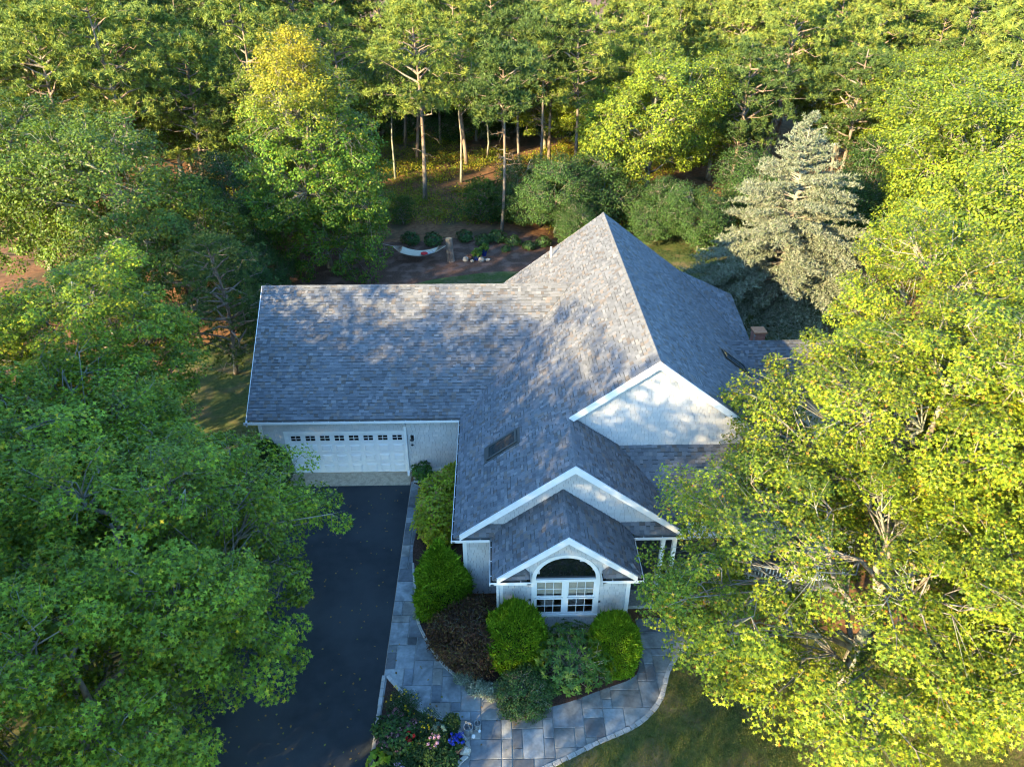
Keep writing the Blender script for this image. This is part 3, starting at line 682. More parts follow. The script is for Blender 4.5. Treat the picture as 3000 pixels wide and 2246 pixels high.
# wall lantern by the garage door
ln = part('wall_lantern', 'black', lambda m: (m.box((5.15, -.04, 1.72), (5.29, -.018, 2.02)), m.tube([(5.22, -.04, 1.95), (5.22, -.14, 2.0), (5.22, -.16, 1.9)], .014, 6), m.lathe([(.015, 1.97), (.03, 1.93), (.085, 1.86), (.09, 1.85)], (5.22, -.16, 0), 8), m.lathe([(.05, 1.58), (.06, 1.60)], (5.22, -.16, 0), 8), m.tube([(5.22, -.16, 1.97), (5.22, -.16, 2.15)], .008, 5)))
part('lantern_glass', 'clear', lambda m: m.lathe([(.055, 1.605), (.075, 1.845)], (5.22, -.16, 0), 8), ln)
part('lantern_plate', 'trim', lambda m: m.box((5.12, -.017, 1.68), (5.32, -.004, 2.06)), ln)

# arched window
WX0, WX1, WZ0, WZM = 9.98, 11.90, 1.15, 2.66
xc = (WX0+WX1)/2; yw = -8.85
def arch(r, z, x=xc, n=24): return [(x+r*math.cos(PI*k/n), z+r*math.sin(PI*k/n)) for k in range(n+1)]
def arch_band(m, r0, r1, y0, y1, z):
    a, c = arch(r0, z), arch(r1, z)
    for k in range(len(a)-1):
        vs = [(a[k][0], y0, a[k][1]), (c[k][0], y0, c[k][1]), (c[k+1][0], y0, c[k+1][1]), (a[k+1][0], y0, a[k+1][1])]
        m.prism(vs, (0, y1-y0, 0))
R1 = (WX1-WX0)/2
win = part('arched_window', 'trim', lambda m: (arch_band(m, R1, R1+.13, yw-.045, yw+.05, WZM+.06), m.box((WX0-.13, yw-.045, WZ0-.02), (WX0, yw+.05, WZM+.06)), m.box((WX1, yw-.045, WZ0-.02), (WX1+.13, yw+.05, WZM+.06)),
    m.box((WX0-.15, yw-.075, WZ0-.10), (WX1+.15, yw+.05, WZ0-.021)), m.box((WX0, yw-.03, WZM-.03), (WX1, yw+.06, WZM+.058)), m.box((xc-.06, yw-.028, WZ0), (xc+.06, yw+.06, WZM-.031)),
    m.box((WX0+.03, yw+.07, WZM+.06), (WX1-.03, yw+.16, WZM+.13))))
m = MB(); pts = arch(R1-.001, WZM+.058); m.prism([(p[0], yw+.045, p[1]) for p in pts], (0, .006, 0)); m.build('arched_pane', MT['glassdark'], win)
for (xa, xb) in ((WX0+.0, xc-.06), (xc+.06, WX1)):
    zm = (WZ0+WZM)/2-.03
    for (za, zb, yy, nm) in ((zm+.02, WZM-.032, yw+.012, 'upper_sash'), (WZ0, zm, yw-.012, 'lower_sash')):
        e = .05
        sash = part(nm, 'trim', lambda m: (m.box((xa, yy-.02, za), (xb, yy+.015, za+e)), m.box((xa, yy-.02, zb-e), (xb, yy+.015, zb)), m.box((xa, yy-.02, za+e), (xa+e, yy+.015, zb-e)), m.box((xb-e, yy-.02, za+e), (xb, yy+.015, zb-e)),
            [m.box((xa+e+(xb-xa-2*e)*k/3-.009, yy-.012, za+e), (xa+e+(xb-xa-2*e)*k/3+.009, yy+.006, zb-e)) for k in (1, 2)],
            [m.box((xa+e+(xb-xa-2*e)*k/3+.009, yy-.011, (za+zb)/2-.009), (xa+e+(xb-xa-2*e)*(k+1)/3-.009, yy+.005, (za+zb)/2+.009)) for k in (0, 1, 2)]), win)
        part('pane', 'clear', lambda m: m.box((xa+e, yy+.008, za+e), (xb-e, yy+.012, zb-e)), win)
    part('roman_blind', 'blind', lambda m: m.box((xa+.02, yw+.06, zm+.12), (xb-.02, yw+.075, WZM-.05)), win)
# a shallow room behind the sashes
part('room_recess', 'room', lambda m: (m.box((WX0-.1, yw+1.1, .6), (WX1+.1, yw+1.15, 3.6)), m.box((WX0-.2, yw+.15, .55), (WX1+.2, yw+1.15, .6)), m.box((WX0-.2, yw+.15, .6), (WX0-.1, yw+1.15, 3.6)), m.box((WX1+.1, yw+.15, .6), (WX1+.2, yw+1.15, 3.6))), win)
part('armchair_back', 'roomobj', lambda m: (m.blob((10.4, yw+.6, 1.2), (.3, .25, .35), rng), m.blob((11.4, yw+.7, 1.15), (.4, .25, .4), rng)), win)

# skylights
def skylight(plane, x0, x1, y0, y1, h=0.075):
    z = plane; e = .075
    def P(x, y, dz): return Vector((x, y, z(x)+dz))
    m = MB()
    for (xa, xb, ya, yb) in ((x0, x1, y0, y0+e), (x0, x1, y1-e, y1), (x0, x0+e, y0+e, y1-e), (x1-e, x1, y0+e, y1-e)):
        m.prism([P(xa, ya, -.02), P(xb, ya, -.02), P(xb, yb, -.02), P(xa, yb, -.02)], (0, 0, h+.02))
    for (xa, xb, ya, yb) in ((x0-.09, x0-.001, y0-.09, y1+.09), (x1+.001, x1+.12, y0-.09, y1+.09), (x0, x1, y0-.1, y0-.001), (x0, x1, y1+.001, y1+.1)):
        m.prism([P(xa, ya, -.01), P(xb, ya, -.01), P(xb, yb, -.01), P(xa, yb, -.01)], (0, 0, .04))
    o = m.build('skylight', MT['skyframe'], house)
    g = MB(); g.prism([P(x0+e, y0+e, h-.03), P(x1-e, y0+e, h-.03), P(x1-e, y1-e, h-.03), P(x0+e, y1-e, h-.03)], (0, 0, .012)); g.build('pane', MT['glassteal'], o)
skylight(lambda x: ZE+MP*(x-XM), 8.42, 9.5, -4.28, -3.52)
skylight(lambda x: ZR-MP*(x-XR), 18.3, 19.4, 0.75, 1.5)

# porch: deck, posts, railing
part('porch_deck', 'porchfloor', lambda m: m.box((13.04, -7.15, .02), (21.2, -4.38, .30)))
def post(x, y):
    part('porch_post', 'trim', lambda m: (m.box((x-.07, y-.07, .95), (x+.07, y+.07, 2.84)), m.box((x-.12, y-.12, .30), (x+.12, y+.12, .93)), m.box((x-.15, y-.15, .931), (x+.15, y+.15, .965)), m.box((x-.11, y-.11, 2.72), (x+.11, y+.11, 2.85))))
for x in (14.45, 14.85, 17.6, 21.0): post(x, -6.95)
for xa, xb in ((14.97, 17.48), (17.72, 20.88)):
    rl = part('railing', 'trim', lambda m: (m.box((xa, -6.99, 1.05), (xb, -6.88, 1.10)), m.box((xa, -6.97, .42), (xb, -6.91, .47))))
    n = int((xb-xa)/.13)
    for i in range(n):
        x = xa+(xb-xa)*(i+.5)/n; part('baluster', 'trim', lambda m: m.box((x-.017, -6.957, .47), (x+.017, -6.923, 1.05)), rl, center=True)
part('porch_step', 'joint', lambda m: (m.box((13.1, -7.75, .0), (14.3, -7.16, .16))))

# chimney on the right slope
ch = part('chimney', 'joint', lambda m: (m.box((21.0, 5.0, 2.0), (21.5, 5.5, 4.0))))
for j in range(9):
    z = 3.27+j*.08
    for i in range(3):
        x = 21.0+i*.17+(.05 if j % 2 else 0); m = MB(); k = rng.uniform(.8, 1.2); m.box((x, 4.985, z), (min(21.505, x+.16), 5.1, z+.07), (.34*k, .15*k, .11*k)); m.build('brick', MT['brick'], ch, center=True)
    for i in range(3):
        y = 5.105+i*.132; m = MB(); k = rng.uniform(.8, 1.2); m.box((20.985, y, z), (21.1, y+.125, z+.07), (.34*k, .15*k, .11*k)); m.build('brick', MT['brick'], ch, center=True)
part('chimney_cap', 'terra', lambda m: m.box((20.94, 4.94, 4.001), (21.56, 5.56, 4.06)), ch)

# ================================================================== VEGETATION
def unit(a): return a/np.maximum(1e-6, np.linalg.norm(a, axis=-1, keepdims=True))

def leaf_mesh(P, Nrm, L, W, R, kind='kite', D=None):
    """P base points, Nrm leaf normals, L/W sizes -> vertices and faces of single leaves"""
    n = len(P)
    if D is None: D = unit(np.cross(Nrm, R.normal(size=(n, 3))))
    else: D = unit(D)
    S = unit(np.cross(Nrm, D)); L = L[:, None]; W = W[:, None]; Nn = unit(np.cross(D, S))
    if kind == 'blade':
        V = np.stack([P-S*W*.5, P+S*W*.5, P+D*L], 1); F = [np.arange(3*n).reshape(n, 3)]; k = 3
    elif kind == 'oak':
        mid = P+D*L*.5
        V = np.stack([P, mid-S*W*.17, P+D*L, mid+S*W*.17,
                      P+D*L*.3-Nn*L*.02, P+D*L*.62-S*W*.55-Nn*L*.06, P+D*L*.68, P+D*L*.62+S*W*.55-Nn*L*.06], 1)
        i = np.arange(n)[:, None]*8; F = [np.concatenate([i+np.array([[0, 1, 2, 3]]), i+np.array([[4, 5, 6, 7]])], 0)]; k = 8
    else:
        mid = P+D*L*.45+Nn*L*.05
        V = np.stack([P, mid-S*W*.5, P+D*L-Nn*L*.05, mid+S*W*.5], 1); F = [np.arange(4*n).reshape(n, 4)]; k = 4
    return V.reshape(-1, 3), F, k

def pick(pal, n, R, j=0.15):
    pal = np.array(pal, float); w = pal[:, 3]/pal[:, 3].sum()
    return pal[R.choice(len(pal), n, p=w), :3]*R.uniform(1-j, 1+j, (n, 1))

def join_np(parts):
    V = []; F = {}; C = []; o = 0
    for v, fs, c in parts:
        V.append(v); C.append(c)
        for f in fs: F.setdefault(f.shape[1], []).append(f+o)
        o += len(v)
    return np.concatenate(V), [np.concatenate(f) for f in F.values()], np.concatenate(C)

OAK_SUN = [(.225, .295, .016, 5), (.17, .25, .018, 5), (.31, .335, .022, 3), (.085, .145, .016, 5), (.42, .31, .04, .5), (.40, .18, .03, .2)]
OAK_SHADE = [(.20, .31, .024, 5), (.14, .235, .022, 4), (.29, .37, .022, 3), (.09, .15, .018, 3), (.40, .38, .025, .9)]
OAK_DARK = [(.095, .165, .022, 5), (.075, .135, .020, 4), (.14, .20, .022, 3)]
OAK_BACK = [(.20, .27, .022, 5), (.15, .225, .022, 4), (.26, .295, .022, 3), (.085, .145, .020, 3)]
MAPLE = [(.085, .175, .016, 5), (.125, .215, .016, 4), (.065, .14, .016, 4), (.24, .24, .02, .8)]
PINE = [(.20, .26, .05, 5), (.16, .225, .05, 4), (.26, .295, .055, 3), (.11, .165, .045, 3)]
PINE_DARK = [(.08, .13, .035, 5), (.06, .105, .03, 4), (.12, .165, .035, 2)]
SHRUB_DARK = [(.05, .11, .030, 5), (.038, .085, .024, 4), (.075, .145, .03, 2)]

def crown_points(R, n, rad, rz, lump=0.2, inner=0.5, sep=0.6, low=-0.8):
    """points spread through the outer part of an uneven ellipsoid"""
    ks = R.normal(size=(7, 3))*2.2; ph = R.uniform(0, 6.28, 7)
    out = np.zeros((0, 3)); tries = 0
    while len(out) < n and tries < 60:
        d = unit(R.normal(size=(n, 3)))
        f = 1+lump*np.sin(d@ks.T+ph).sum(1)/2.6
        r = (inner+(1-inner)*R.uniform(0, 1, n)**0.55)*f
        p = d*r[:, None]*np.array([rad, rad, rz]); p = p[d[:, 2] > low]
        for q in p:
            if len(out) == 0 or ((out-q)**2).sum(1).min() > sep*sep: out = np.vstack([out, q])
            if len(out) >= n: break
        tries += 1
    return out

def bend(p, q, R, k=0.12, n=3):
    p, q = np.array(p, float), np.array(q, float); L = np.linalg.norm(q-p); pts = [p]
    for i in range(1, n): pts.append(p+(q-p)*i/n+R.normal(size=3)*L*k/n+np.array([0, 0, L*.05]))
    return pts+[q]

def broadleaf(name, seed, H, rad, rz, zc, ntips, per, tipr, LL, LW, pal, kind='kite', trunk_r=.2, sep=.62, inner=.5, lump=.2, low=-.8, leafmat='leaf', bark='bark', up_w=.55, lean=(0, 0), limbs=11, twig=.018, tops=None, gold=0.0, taper=0.0, bough=1.0):
    R = np.random.default_rng(seed)
    T = crown_points(R, ntips, rad, rz, lump, inner, sep, low)
    if taper: T[:, :2] *= (1-taper*T[:, 2:3]/rz)
    T = T+np.array([lean[0], lean[1], zc])
    if tops is not None: T = np.vstack([T, np.array(tops, float)])
    m = MB()
    tp = [np.array([0, 0, 0.])]
    topz = zc+rz*.45
    for i in range(1, 6): tp.append(np.array([lean[0]*i/5, lean[1]*i/5, topz*i/5])+np.append(R.normal(size=2)*.12, 0))
    m.tube(tp, [trunk_r*(1.25 if i == 0 else 1-.16*i) for i in range(6)], 8)
    # limbs: clusters of tips fed from the trunk
    C = T[R.choice(len(T), min(limbs, len(T)), replace=False)]
    for _ in range(5):
        a = ((T[:, None]-C[None])**2).sum(2).argmin(1)
        C = np.array([T[a == k].mean(0) if (a == k).any() else C[k] for k in range(len(C))])
    if bough != 1.0: T = C[a]+(T-C[a])*bough
    for k in range(len(C)):
        h = np.linalg.norm(C[k, :2]-np.array(lean)); z0 = min(topz*.95, max(topz*.22, C[k, 2]-h*.75))
        s = np.array([lean[0]*z0/topz, lean[1]*z0/topz, z0]); e = s+(C[k]-s)*.85
        L = bend(s, e, R, .25, 4); r0 = trunk_r*.42
        m.tube(L, [r0*(1-.17*i) for i in range(5)], 5)
        for t in T[a == k]:
            j = R.integers(2, 5); b0 = L[j]; B = bend(b0, t+(t-b0)*.05, R, .3, 3)
            m.tube(B, [twig*1.6, twig*1.2, twig*.8, twig*.35], 4, cap=False)
            if per > 30:
                for _ in range(2):
                    q = t+unit(R.normal(size=3))*tipr*.9; m.tube([B[2], (B[2]+q)/2+R.normal(size=3)*.06, q], [twig*.6, twig*.4, twig*.2], 3, cap=False)
    n = len(T)*per; ci = np.repeat(np.arange(len(T)), per)
    ctr = np.array([lean[0], lean[1], zc-rz*.25]); out = unit((T-ctr)/np.array([rad, rad, rz]))
    d = unit(R.normal(size=(n, 3))); rr = tipr*R.uniform(.35, 1, n)**.6*np.repeat(R.uniform(.7, 1.25, len(T)), per)
    P = T[ci]+d*rr[:, None]*np.array([1, 1, .62])
    Nn = unit(out[ci]*.45+d*.35+np.array([0, 0, up_w])+R.normal(size=(n, 3))*.45)
    Dd = unit(d+out[ci]*.5+np.array([0, 0, -.25])+R.normal(size=(n, 3))*.6); Dd = unit(Dd-Nn*(Dd*Nn).sum(1)[:, None])
    L = LL*R.uniform(.7, 1.2, n); W = LW*R.uniform(.8, 1.15, n)
    V, F, k = leaf_mesh(P, Nn, L, W, R, kind, Dd)
    cl = pick(pal, n, R, .22)*np.repeat(R.uniform(.68, 1.25, len(T)), per)[:, None]
    if gold:      # leaf colour shifts to gold towards the top of the crown
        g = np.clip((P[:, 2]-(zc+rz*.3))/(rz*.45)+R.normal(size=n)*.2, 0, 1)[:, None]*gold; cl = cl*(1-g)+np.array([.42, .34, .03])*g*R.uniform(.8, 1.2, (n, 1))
    cm = np_mesh(name+'_crown', V, F, MT[leafmat], np.repeat(cl, k, 0))
    tm = bpy.data.meshes.new(name+'_trunk'); tm.from_pydata([tuple(v) for v in m.v], [], m.f); tm.materials.append(MT[bark])
    tm.polygons.foreach_set('use_smooth', np.ones(len(tm.polygons), bool)); tm.update()
    return tm, cm

def tufts(C, axis, R, n, L, W, spread=.9):
    """balls of needles: n blades from each centre, mostly along axis"""
    k = len(C)*n; ci = np.repeat(np.arange(len(C)), n)
    D = unit(axis[ci]+R.normal(size=(k, 3))*spread)
    Nn = unit(np.cross(D, R.normal(size=(k, 3))))
    return leaf_mesh(C[ci]+D*.02, Nn, L*R.uniform(.7, 1.15, k), np.full(k, W), R, 'blade', D), ci

def pine(name, seed, H, rad, base_f, pal, whorl=.5, lean=(0, 0), trunk_r=.17, dead=14, fork=False, ntuft=6, tL=.26, tW=.05, nb=15, flat=.55):
    R = np.random.default_rng(seed); m = MB(); lean = np.array(lean)
    N = 9; path = []
    b1, b2 = R.uniform(-.5, .5, 2), R.uniform(0, 6.28)
    for i in range(N):
        t = i/(N-1); off = lean*t+np.array([math.sin(t*3.4+b2), math.cos(t*2.7+b2)])*.28*np.array([1, 1])-np.array([math.sin(b2), math.cos(b2)])*.28
        path.append(np.array([off[0], off[1], H*t*.97]))
    m.tube(path, [trunk_r*(1.15 if i == 0 else 1.02-.8*i/(N-1)) for i in range(N)], 7)
    def at(t):
        f = t*(N-1); i = min(N-2, int(f)); return path[i]+(path[i+1]-path[i])*(f-i)
    C = []; A = []
    z = H*base_f; az = R.uniform(0, 6.28)
    while z < H*.985:
        t = z/H; f = (t-base_f)/(1-base_f)
        ln = rad*(math.sin(PI*min(1, .22+.78*f))**.8)*(1 if f < .75 else 1.05)+.25
        for _ in range(R.integers(2, 5)):
            az += 2.4+R.normal()*.5; L = ln*R.uniform(.6, 1.12); rise = R.uniform(-.12, .55)+.5*max(0, f-.6)
            s = at(t); d = np.array([math.cos(az), math.sin(az), 0]); e = s+d*L+np.array([0, 0, L*rise])
            B = bend(s, e, R, .22, 4); m.tube(B, [.045*(L/2+.4), .035*(L/2+.4), .026, .016, .008], 4, cap=False)
            for k in range(ntuft):
                u = R.uniform(.42, 1)**.8; i = min(3, int(u*4)); p = B[i]+(B[i+1]-B[i])*(u*4-i)
                q = p+np.array([*R.normal(size=2)*.36*L**.5, R.uniform(-.02, .25)])
                if k % 2 == 0: m.tube([p, q], [.012, .006], 3, cap=False)
                for _ in range(3):
                    C.append(q+R.normal(size=3)*np.array([.22, .22, .16])); A.append(unit(d*.35+np.array([0, 0, flat])+R.normal(size=3)*.25))
        z += whorl*R.uniform(.5, 1.6)
    for _ in range(dead):      # bare dead limbs below the crown
        t = R.uniform(base_f*.55, min(.9, base_f+.25)); a = R.uniform(0, 6.28); L = R.uniform(.5, 1.7); s = at(t)
        e = s+np.array([math.cos(a)*L, math.sin(a)*L, R.uniform(-.3, .35)*L]); B = bend(s, e, R, .4, 3)
        m.tube(B, [.028, .02, .012, .005], 4, cap=False)
        for _ in range(2):
            q = B[2]+R.normal(size=3)*.3; m.tube([B[2], q], [.01, .004], 3, cap=False)
    C = np.array(C); A = np.array(A)
    (V, F, k), ci = tufts(C, A, R, nb, tL, tW)
    base = pick(pal, len(C), R, .18); cl = base[ci]*R.uniform(.85, 1.15, (len(ci), 1))
    cm = np_mesh(name+'_crown', V, F, MT['needle'], np.repeat(cl, k, 0))
    tm = bpy.data.meshes.new(name+'_trunk'); tm.from_pydata([tuple(v) for v in m.v], [], m.f); tm.materials.append(MT['pinebark'])
    tm.polygons.foreach_set('use_smooth', np.ones(len(tm.polygons), bool)); tm.update()
    return tm, cm

def plant(name, meshes, x, y, s=1.0, rz=0.0, label=None, cat='tree', group=None, z=0.0, sz=None, parts=('trunk', 'crown')):
    o = empty(name, (x, y, z), label, cat, group, rz); o.scale = (s, s, sz or s)
    for pn, me in zip(parts, meshes):
        if me is None: continue
        c = bpy.data.objects.new(pn, me); COL.objects.link(c); c.parent = o
    return o

# ---------------- near oaks
oakA = broadleaf('oak_a', 11, 11, 5.2, 4.2, 6.6, 330, 250, .56, .14, .10, OAK_SUN, 'oak', .26, twig=.02, lump=.28, bough=.84, limbs=15, sep=.68)
oakB = broadleaf('oak_b', 12, 10.5, 5.0, 4.0, 5.8, 310, 250, .56, .14, .10, OAK_SUN, 'oak', .24, twig=.02, lump=.28, bough=.84, limbs=15, sep=.68)
oakC = broadleaf('oak_c', 13, 11, 5.0, 4.3, 6.2, 330, 190, .53, .17, .13, OAK_SHADE, 'oak', .25, twig=.02, lump=.28, bough=.84, limbs=15, sep=.68)
oakD = broadleaf('oak_d', 14, 10, 4.6, 3.8, 5.4, 290, 190, .52, .17, .13, OAK_SHADE, 'oak', .22, twig=.02, lump=.28, bough=.84, limbs=15, sep=.68)
oakE = broadleaf('oak_e', 15, 12, 6.0, 5.2, 6.8, 350, 140, .68, .17, .11, OAK_DARK, 'kite', .25, sep=.75, bough=.86, limbs=16, lump=.26)
oakF = broadleaf('oak_f', 16, 13, 5.4, 6.0, 7.4, 380, 130, .68, .17, .12, OAK_BACK, 'kite', .24, sep=.75, bough=.86, limbs=16, lump=.26)
plant('oak_tree', oakA, 22.9, -6.3, 1.0, .4, 'sunlit oak leaning over the porch roof, right of the arched window')
plant('oak_tree', oakB, 19.3, -11.3, 1.0, 2.1, 'sunlit oak over the lawn, its lowest limbs reaching the flagstone walk', sz=.78)
plant('oak_tree', oakA, 26.2, .2, 1.02, 3.9, 'sunlit oak beside the silver cedar, over the right wing')
plant('oak_tree', oakB, 27.6, -8.0, 1.15, 5.2, 'sunlit oak at the right edge of the picture, level with the porch')
plant('oak_tree', oakA, 24.5, -13.0, .9, 1.2, 'sunlit oak filling the bottom right corner')
plant('oak_tree', oakC, -4.9, -5.8, .96, .7, 'shaded oak whose branch tips hang over the driveway', sz=.82)
plant('oak_tree', oakD, -1.5, -10.2, .95, 2.9, 'shaded oak at the bottom left, beside the driveway')
plant('oak_tree', oakC, -8.1, 1.8, .95, 4.3, 'shaded oak at the left edge, level with the garage roof')
plant('oak_tree', oakD, -1.3, -14.1, .88, 4.4, 'shaded oak in the bottom left corner')
plant('oak_tree', oakD, -8.6, -7.2, 1.1, 1.0, 'oak with a sunlit top at the left edge, beside the driveway oaks')
plant('oak_tree', oakE, -11.8, 15, 1.0, .3, 'dark oak behind the left edge oak, its top catching the sun')
plant('oak_tree', oakE, -19.5, 19, 1.02, 2.2, 'dark oak at the far left, partly cut by the picture edge')
plant('oak_tree', oakF, 21.3, 34.5, 1.0, .2, 'bright green oak in the woods behind the roof peak')
plant('oak_tree', oakF, 35.5, 15, 1.05, 1.5, 'bright oak right of the silver cedar')
plant('oak_tree', oakF, 39.5, 22, 1.05, 3.3, 'bright oak in the upper right corner')
plant('oak_tree', oakF, 35.0, 6.0, .95, 4.4, 'bright oak at the right edge below the upper right oaks')
# trees outside the picture on the sunny side, which shade the house
shadeM = broadleaf('shade_oak', 17, 16, 5.6, 5.4, 10.2, 190, 62, .75, .22, .16, OAK_SHADE, 'kite', .25, sep=1.0, inner=.2)
shadeS = broadleaf('open_oak', 18, 16, 5.6, 5.4, 10.2, 130, 52, .72, .22, .16, OAK_SHADE, 'kite', .22, sep=1.1, inner=.2)
for i, (x, y, s, r) in enumerate(((-7.4, -17.6, 1.04, 0), (-4.9, -23.2, 1.12, 2), (-12, -13, 1.0, 4), (-9.6, -20, 1.0, 1), (-15, -18, 1.05, 3), (-19, -9, 1.05, 5), (-2.5, -29.8, .68, 4), (-7.6, -26.4, 1.16, 3), (-18, 0, 1.0, 2))):
    plant('oak_tree', shadeS if i in (2, 5) else shadeM, x, y, s, r, 'oak out of view left of the driveway, %s counted from the garage side' % ('first third second fifth fourth sixth ninth eighth seventh'.split()[i]), group='oaks out of view beside the driveway')

plant('oak_tree', oakD, -7.6, -22.8, .9, 1.0, 'low dense oak out of view beside the lower driveway, nearer the road', group='oaks out of view beside the driveway')
plant('oak_tree', oakD, -10.2, -18.2, .95, 2.5, 'low dense oak out of view beside the lower driveway, nearer the garage', group='oaks out of view beside the driveway')

# ---------------- maple
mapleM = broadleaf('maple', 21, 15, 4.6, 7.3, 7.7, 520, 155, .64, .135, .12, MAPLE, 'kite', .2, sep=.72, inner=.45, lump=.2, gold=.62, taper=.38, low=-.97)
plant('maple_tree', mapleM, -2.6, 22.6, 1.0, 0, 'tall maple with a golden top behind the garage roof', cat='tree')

# ---------------- pines
PK = dict(ntuft=10, nb=20, tL=.30, tW=.075)
pA = pine('pine_a', 31, 14.5, 3.4, .50, PINE, lean=(.6, .3), **PK)
pB = pine('pine_b', 32, 15.5, 3.8, .48, PINE, lean=(-.5, .2), trunk_r=.2, **PK)
pC = pine('pine_c', 33, 14.0, 3.6, .30, PINE, lean=(.2, -.4), **PK)
pD = pine('pine_d', 34, 13.0, 2.6, .62, PINE_DARK, lean=(.9, .2), trunk_r=.13, dead=20, **PK)
pE = pine('pine_e', 37, 15.0, 2.6, .42, PINE, lean=(.4, .6), trunk_r=.15, dead=24, whorl=.62, **PK)
pF = pine('pine_f', 38, 13.0, 3.9, .38, PINE_DARK, lean=(-.6, -.2), trunk_r=.2, dead=18, **PK)
pW = pine('white_pine', 35, 8.0, 3.0, .10, PINE_DARK, whorl=.42, dead=2, trunk_r=.14, ntuft=7, tL=.22)
ORD_ = 'first second third fourth fifth sixth seventh eighth'.split()
# ---------------- smaller trees and shrubs of the back yard
understory = broadleaf('understory', 41, 7, 3.0, 3.0, 2.9, 240, 110, .58, .13, .09, SHRUB_DARK, 'kite', .1, sep=.55, leafmat='leafdull', low=-.97, lump=.3, bough=.88)
thin_tree = broadleaf('thin_oak', 42, 12, 2.8, 3.4, 9.0, 150, 70, .65, .18, .12, OAK_DARK, 'kite', .12, sep=.7, limbs=7, lean=(.6, .3))
thin_tree2 = broadleaf('thin_oak2', 43, 11, 2.6, 3.0, 8.3, 140, 70, .65, .18, .12, OAK_BACK, 'kite', .11, sep=.7, limbs=7, lean=(-.7, .2))
plant('pitch_pine', pB, 2.9, 36.5, 1.0, 2.0, 'tall pine with a bare curved trunk, nearest to the hammock')
plant('pitch_pine', pD, 9.36, 29.2, 1.05, 1.0, 'thin straight pine trunk rising from the mulch bed')
plant('pitch_pine', pA, 14.3, 48.5, 1.05, .5, 'stout forked pine in the sun left of the bright green oak')
plant('pitch_pine', pD, 11.3, 46.0, 1.1, 3.5, 'slender pine just left of the stout forked pine')
plant('oak_tree', thin_tree, 5.8, 42, .95, .5, 'thin crooked oak in the gap between the pines')
plant('oak_tree', thin_tree2, 8.1, 49, .95, 2.5, 'thin forked oak at the back of the gap between the pines')
plant('oak_tree', thin_tree, -.3, 43, .9, 4.0, 'thin leaning oak right of the tall maple')
plant('oak_tree', thin_tree2, -2.7, 48, .95, 1.0, 'thin pale oak trunk close behind the tall maple')
plant('pitch_pine', pD, 3.1, 56, 1.1, 2.2, 'thin pine deep in the gap between the trunks')
plant('pitch_pine', pA, -.6, 55, 1.0, 5.0, 'thin pine deep in the woods right of the maple top')
plant('pitch_pine', pD, 6.9, 57, 1.1, .2, 'thin dark pine at the centre of the woods')
for i, (x, y, me, s) in enumerate(((6.2, 47, pB, 1.0), (-3.6, 41, pB, .95), (10.0, 53, pA, 1.1), (16.0, 41, pA, 1.0), (1.2, 49, pA, 1.05), (12.8, 40, pD, 1.1))):
    plant('pitch_pine', me, x, y, s, i*1.3, ('pine with a high crown at the centre of the gap', 'pine with a high crown close behind the tall maple', 'pine with a high crown behind the thin forked oak', 'pine with a high crown left of the bright green oak', 'pine with a high crown behind the tall bare-trunked pine', 'thin pine rising behind the rounded dark small tree')[i])
plant('pitch_pine', pW, -5.0, 8.5, .95, 0, 'dark white pine beside the left edge of the garage roof')
plant('pitch_pine', pW, -7.8, 11.5, .85, 2.0, 'dark low pine behind the left edge oak')
for i, (x, y, s) in enumerate(((-6.6, 14.5, .8), (-9.0, 20.5, .95), (-5.6, 18.2, .6), (-3.9, 12.2, .55), (-13.5, 23.5, 1.0), (-9.5, 27, 1.1), (-4.6, 30, .8))):
    plant('small_tree', understory, x, y, s, i*2.1, ('dark small tree behind the white pine, left of the garage roof', 'dark small tree between the dark oak and the tall maple', 'low leafy small tree at the left foot of the tall maple', 'low dark shrub-like tree beside the top left corner of the garage roof', 'dark small tree behind the dark oak at the left', 'green small tree behind the tall maple on its left', 'small tree right behind the tall maple')[i])
plant('small_tree', understory, 13.4, 29, 1.0, 0, 'rounded dark green small tree left of the roof peak')
for i, x in enumerate((-8, -4.2, -.5, 3.6, 7.4, 11.2, 15.0, 18.6)):
    plant('small_tree', understory, x, 57.5+(i*7 % 4), 1.15, i*1.4, 'dark low tree at the back of the gap, %s from the left' % ORD_[i])
for i, (x, y, s) in enumerate(((32.5, 24.5, 1.0), (38.5, 30.5, 1.15), (29.0, 29.5, 1.0))):
    plant('small_tree', understory, x, y, s, i*2, ('dark small tree behind the silver cedar on its right', 'dark small tree under the pines at the right', 'dark small tree straight behind the silver cedar')[i])
plant('small_tree', understory, 10.6, 31.5, .85, 2, 'dark green small tree around the thin straight pine trunk')
plant('small_tree', understory, 17.2, 30.5, 1.0, 3.1, 'dark green small tree behind the roof peak')
plant('small_tree', understory, 20.8, 27, .8, 1.1, 'dark green small tree right of the roof peak')
plant('small_tree', understory, 23.5, 25, .8, 5.0, 'dark green small tree left of the silver cedar')
plant('small_tree', understory, 15.0, 24.8, .6, 4.0, 'low dark shrub-like tree touching the left slope of the roof peak')

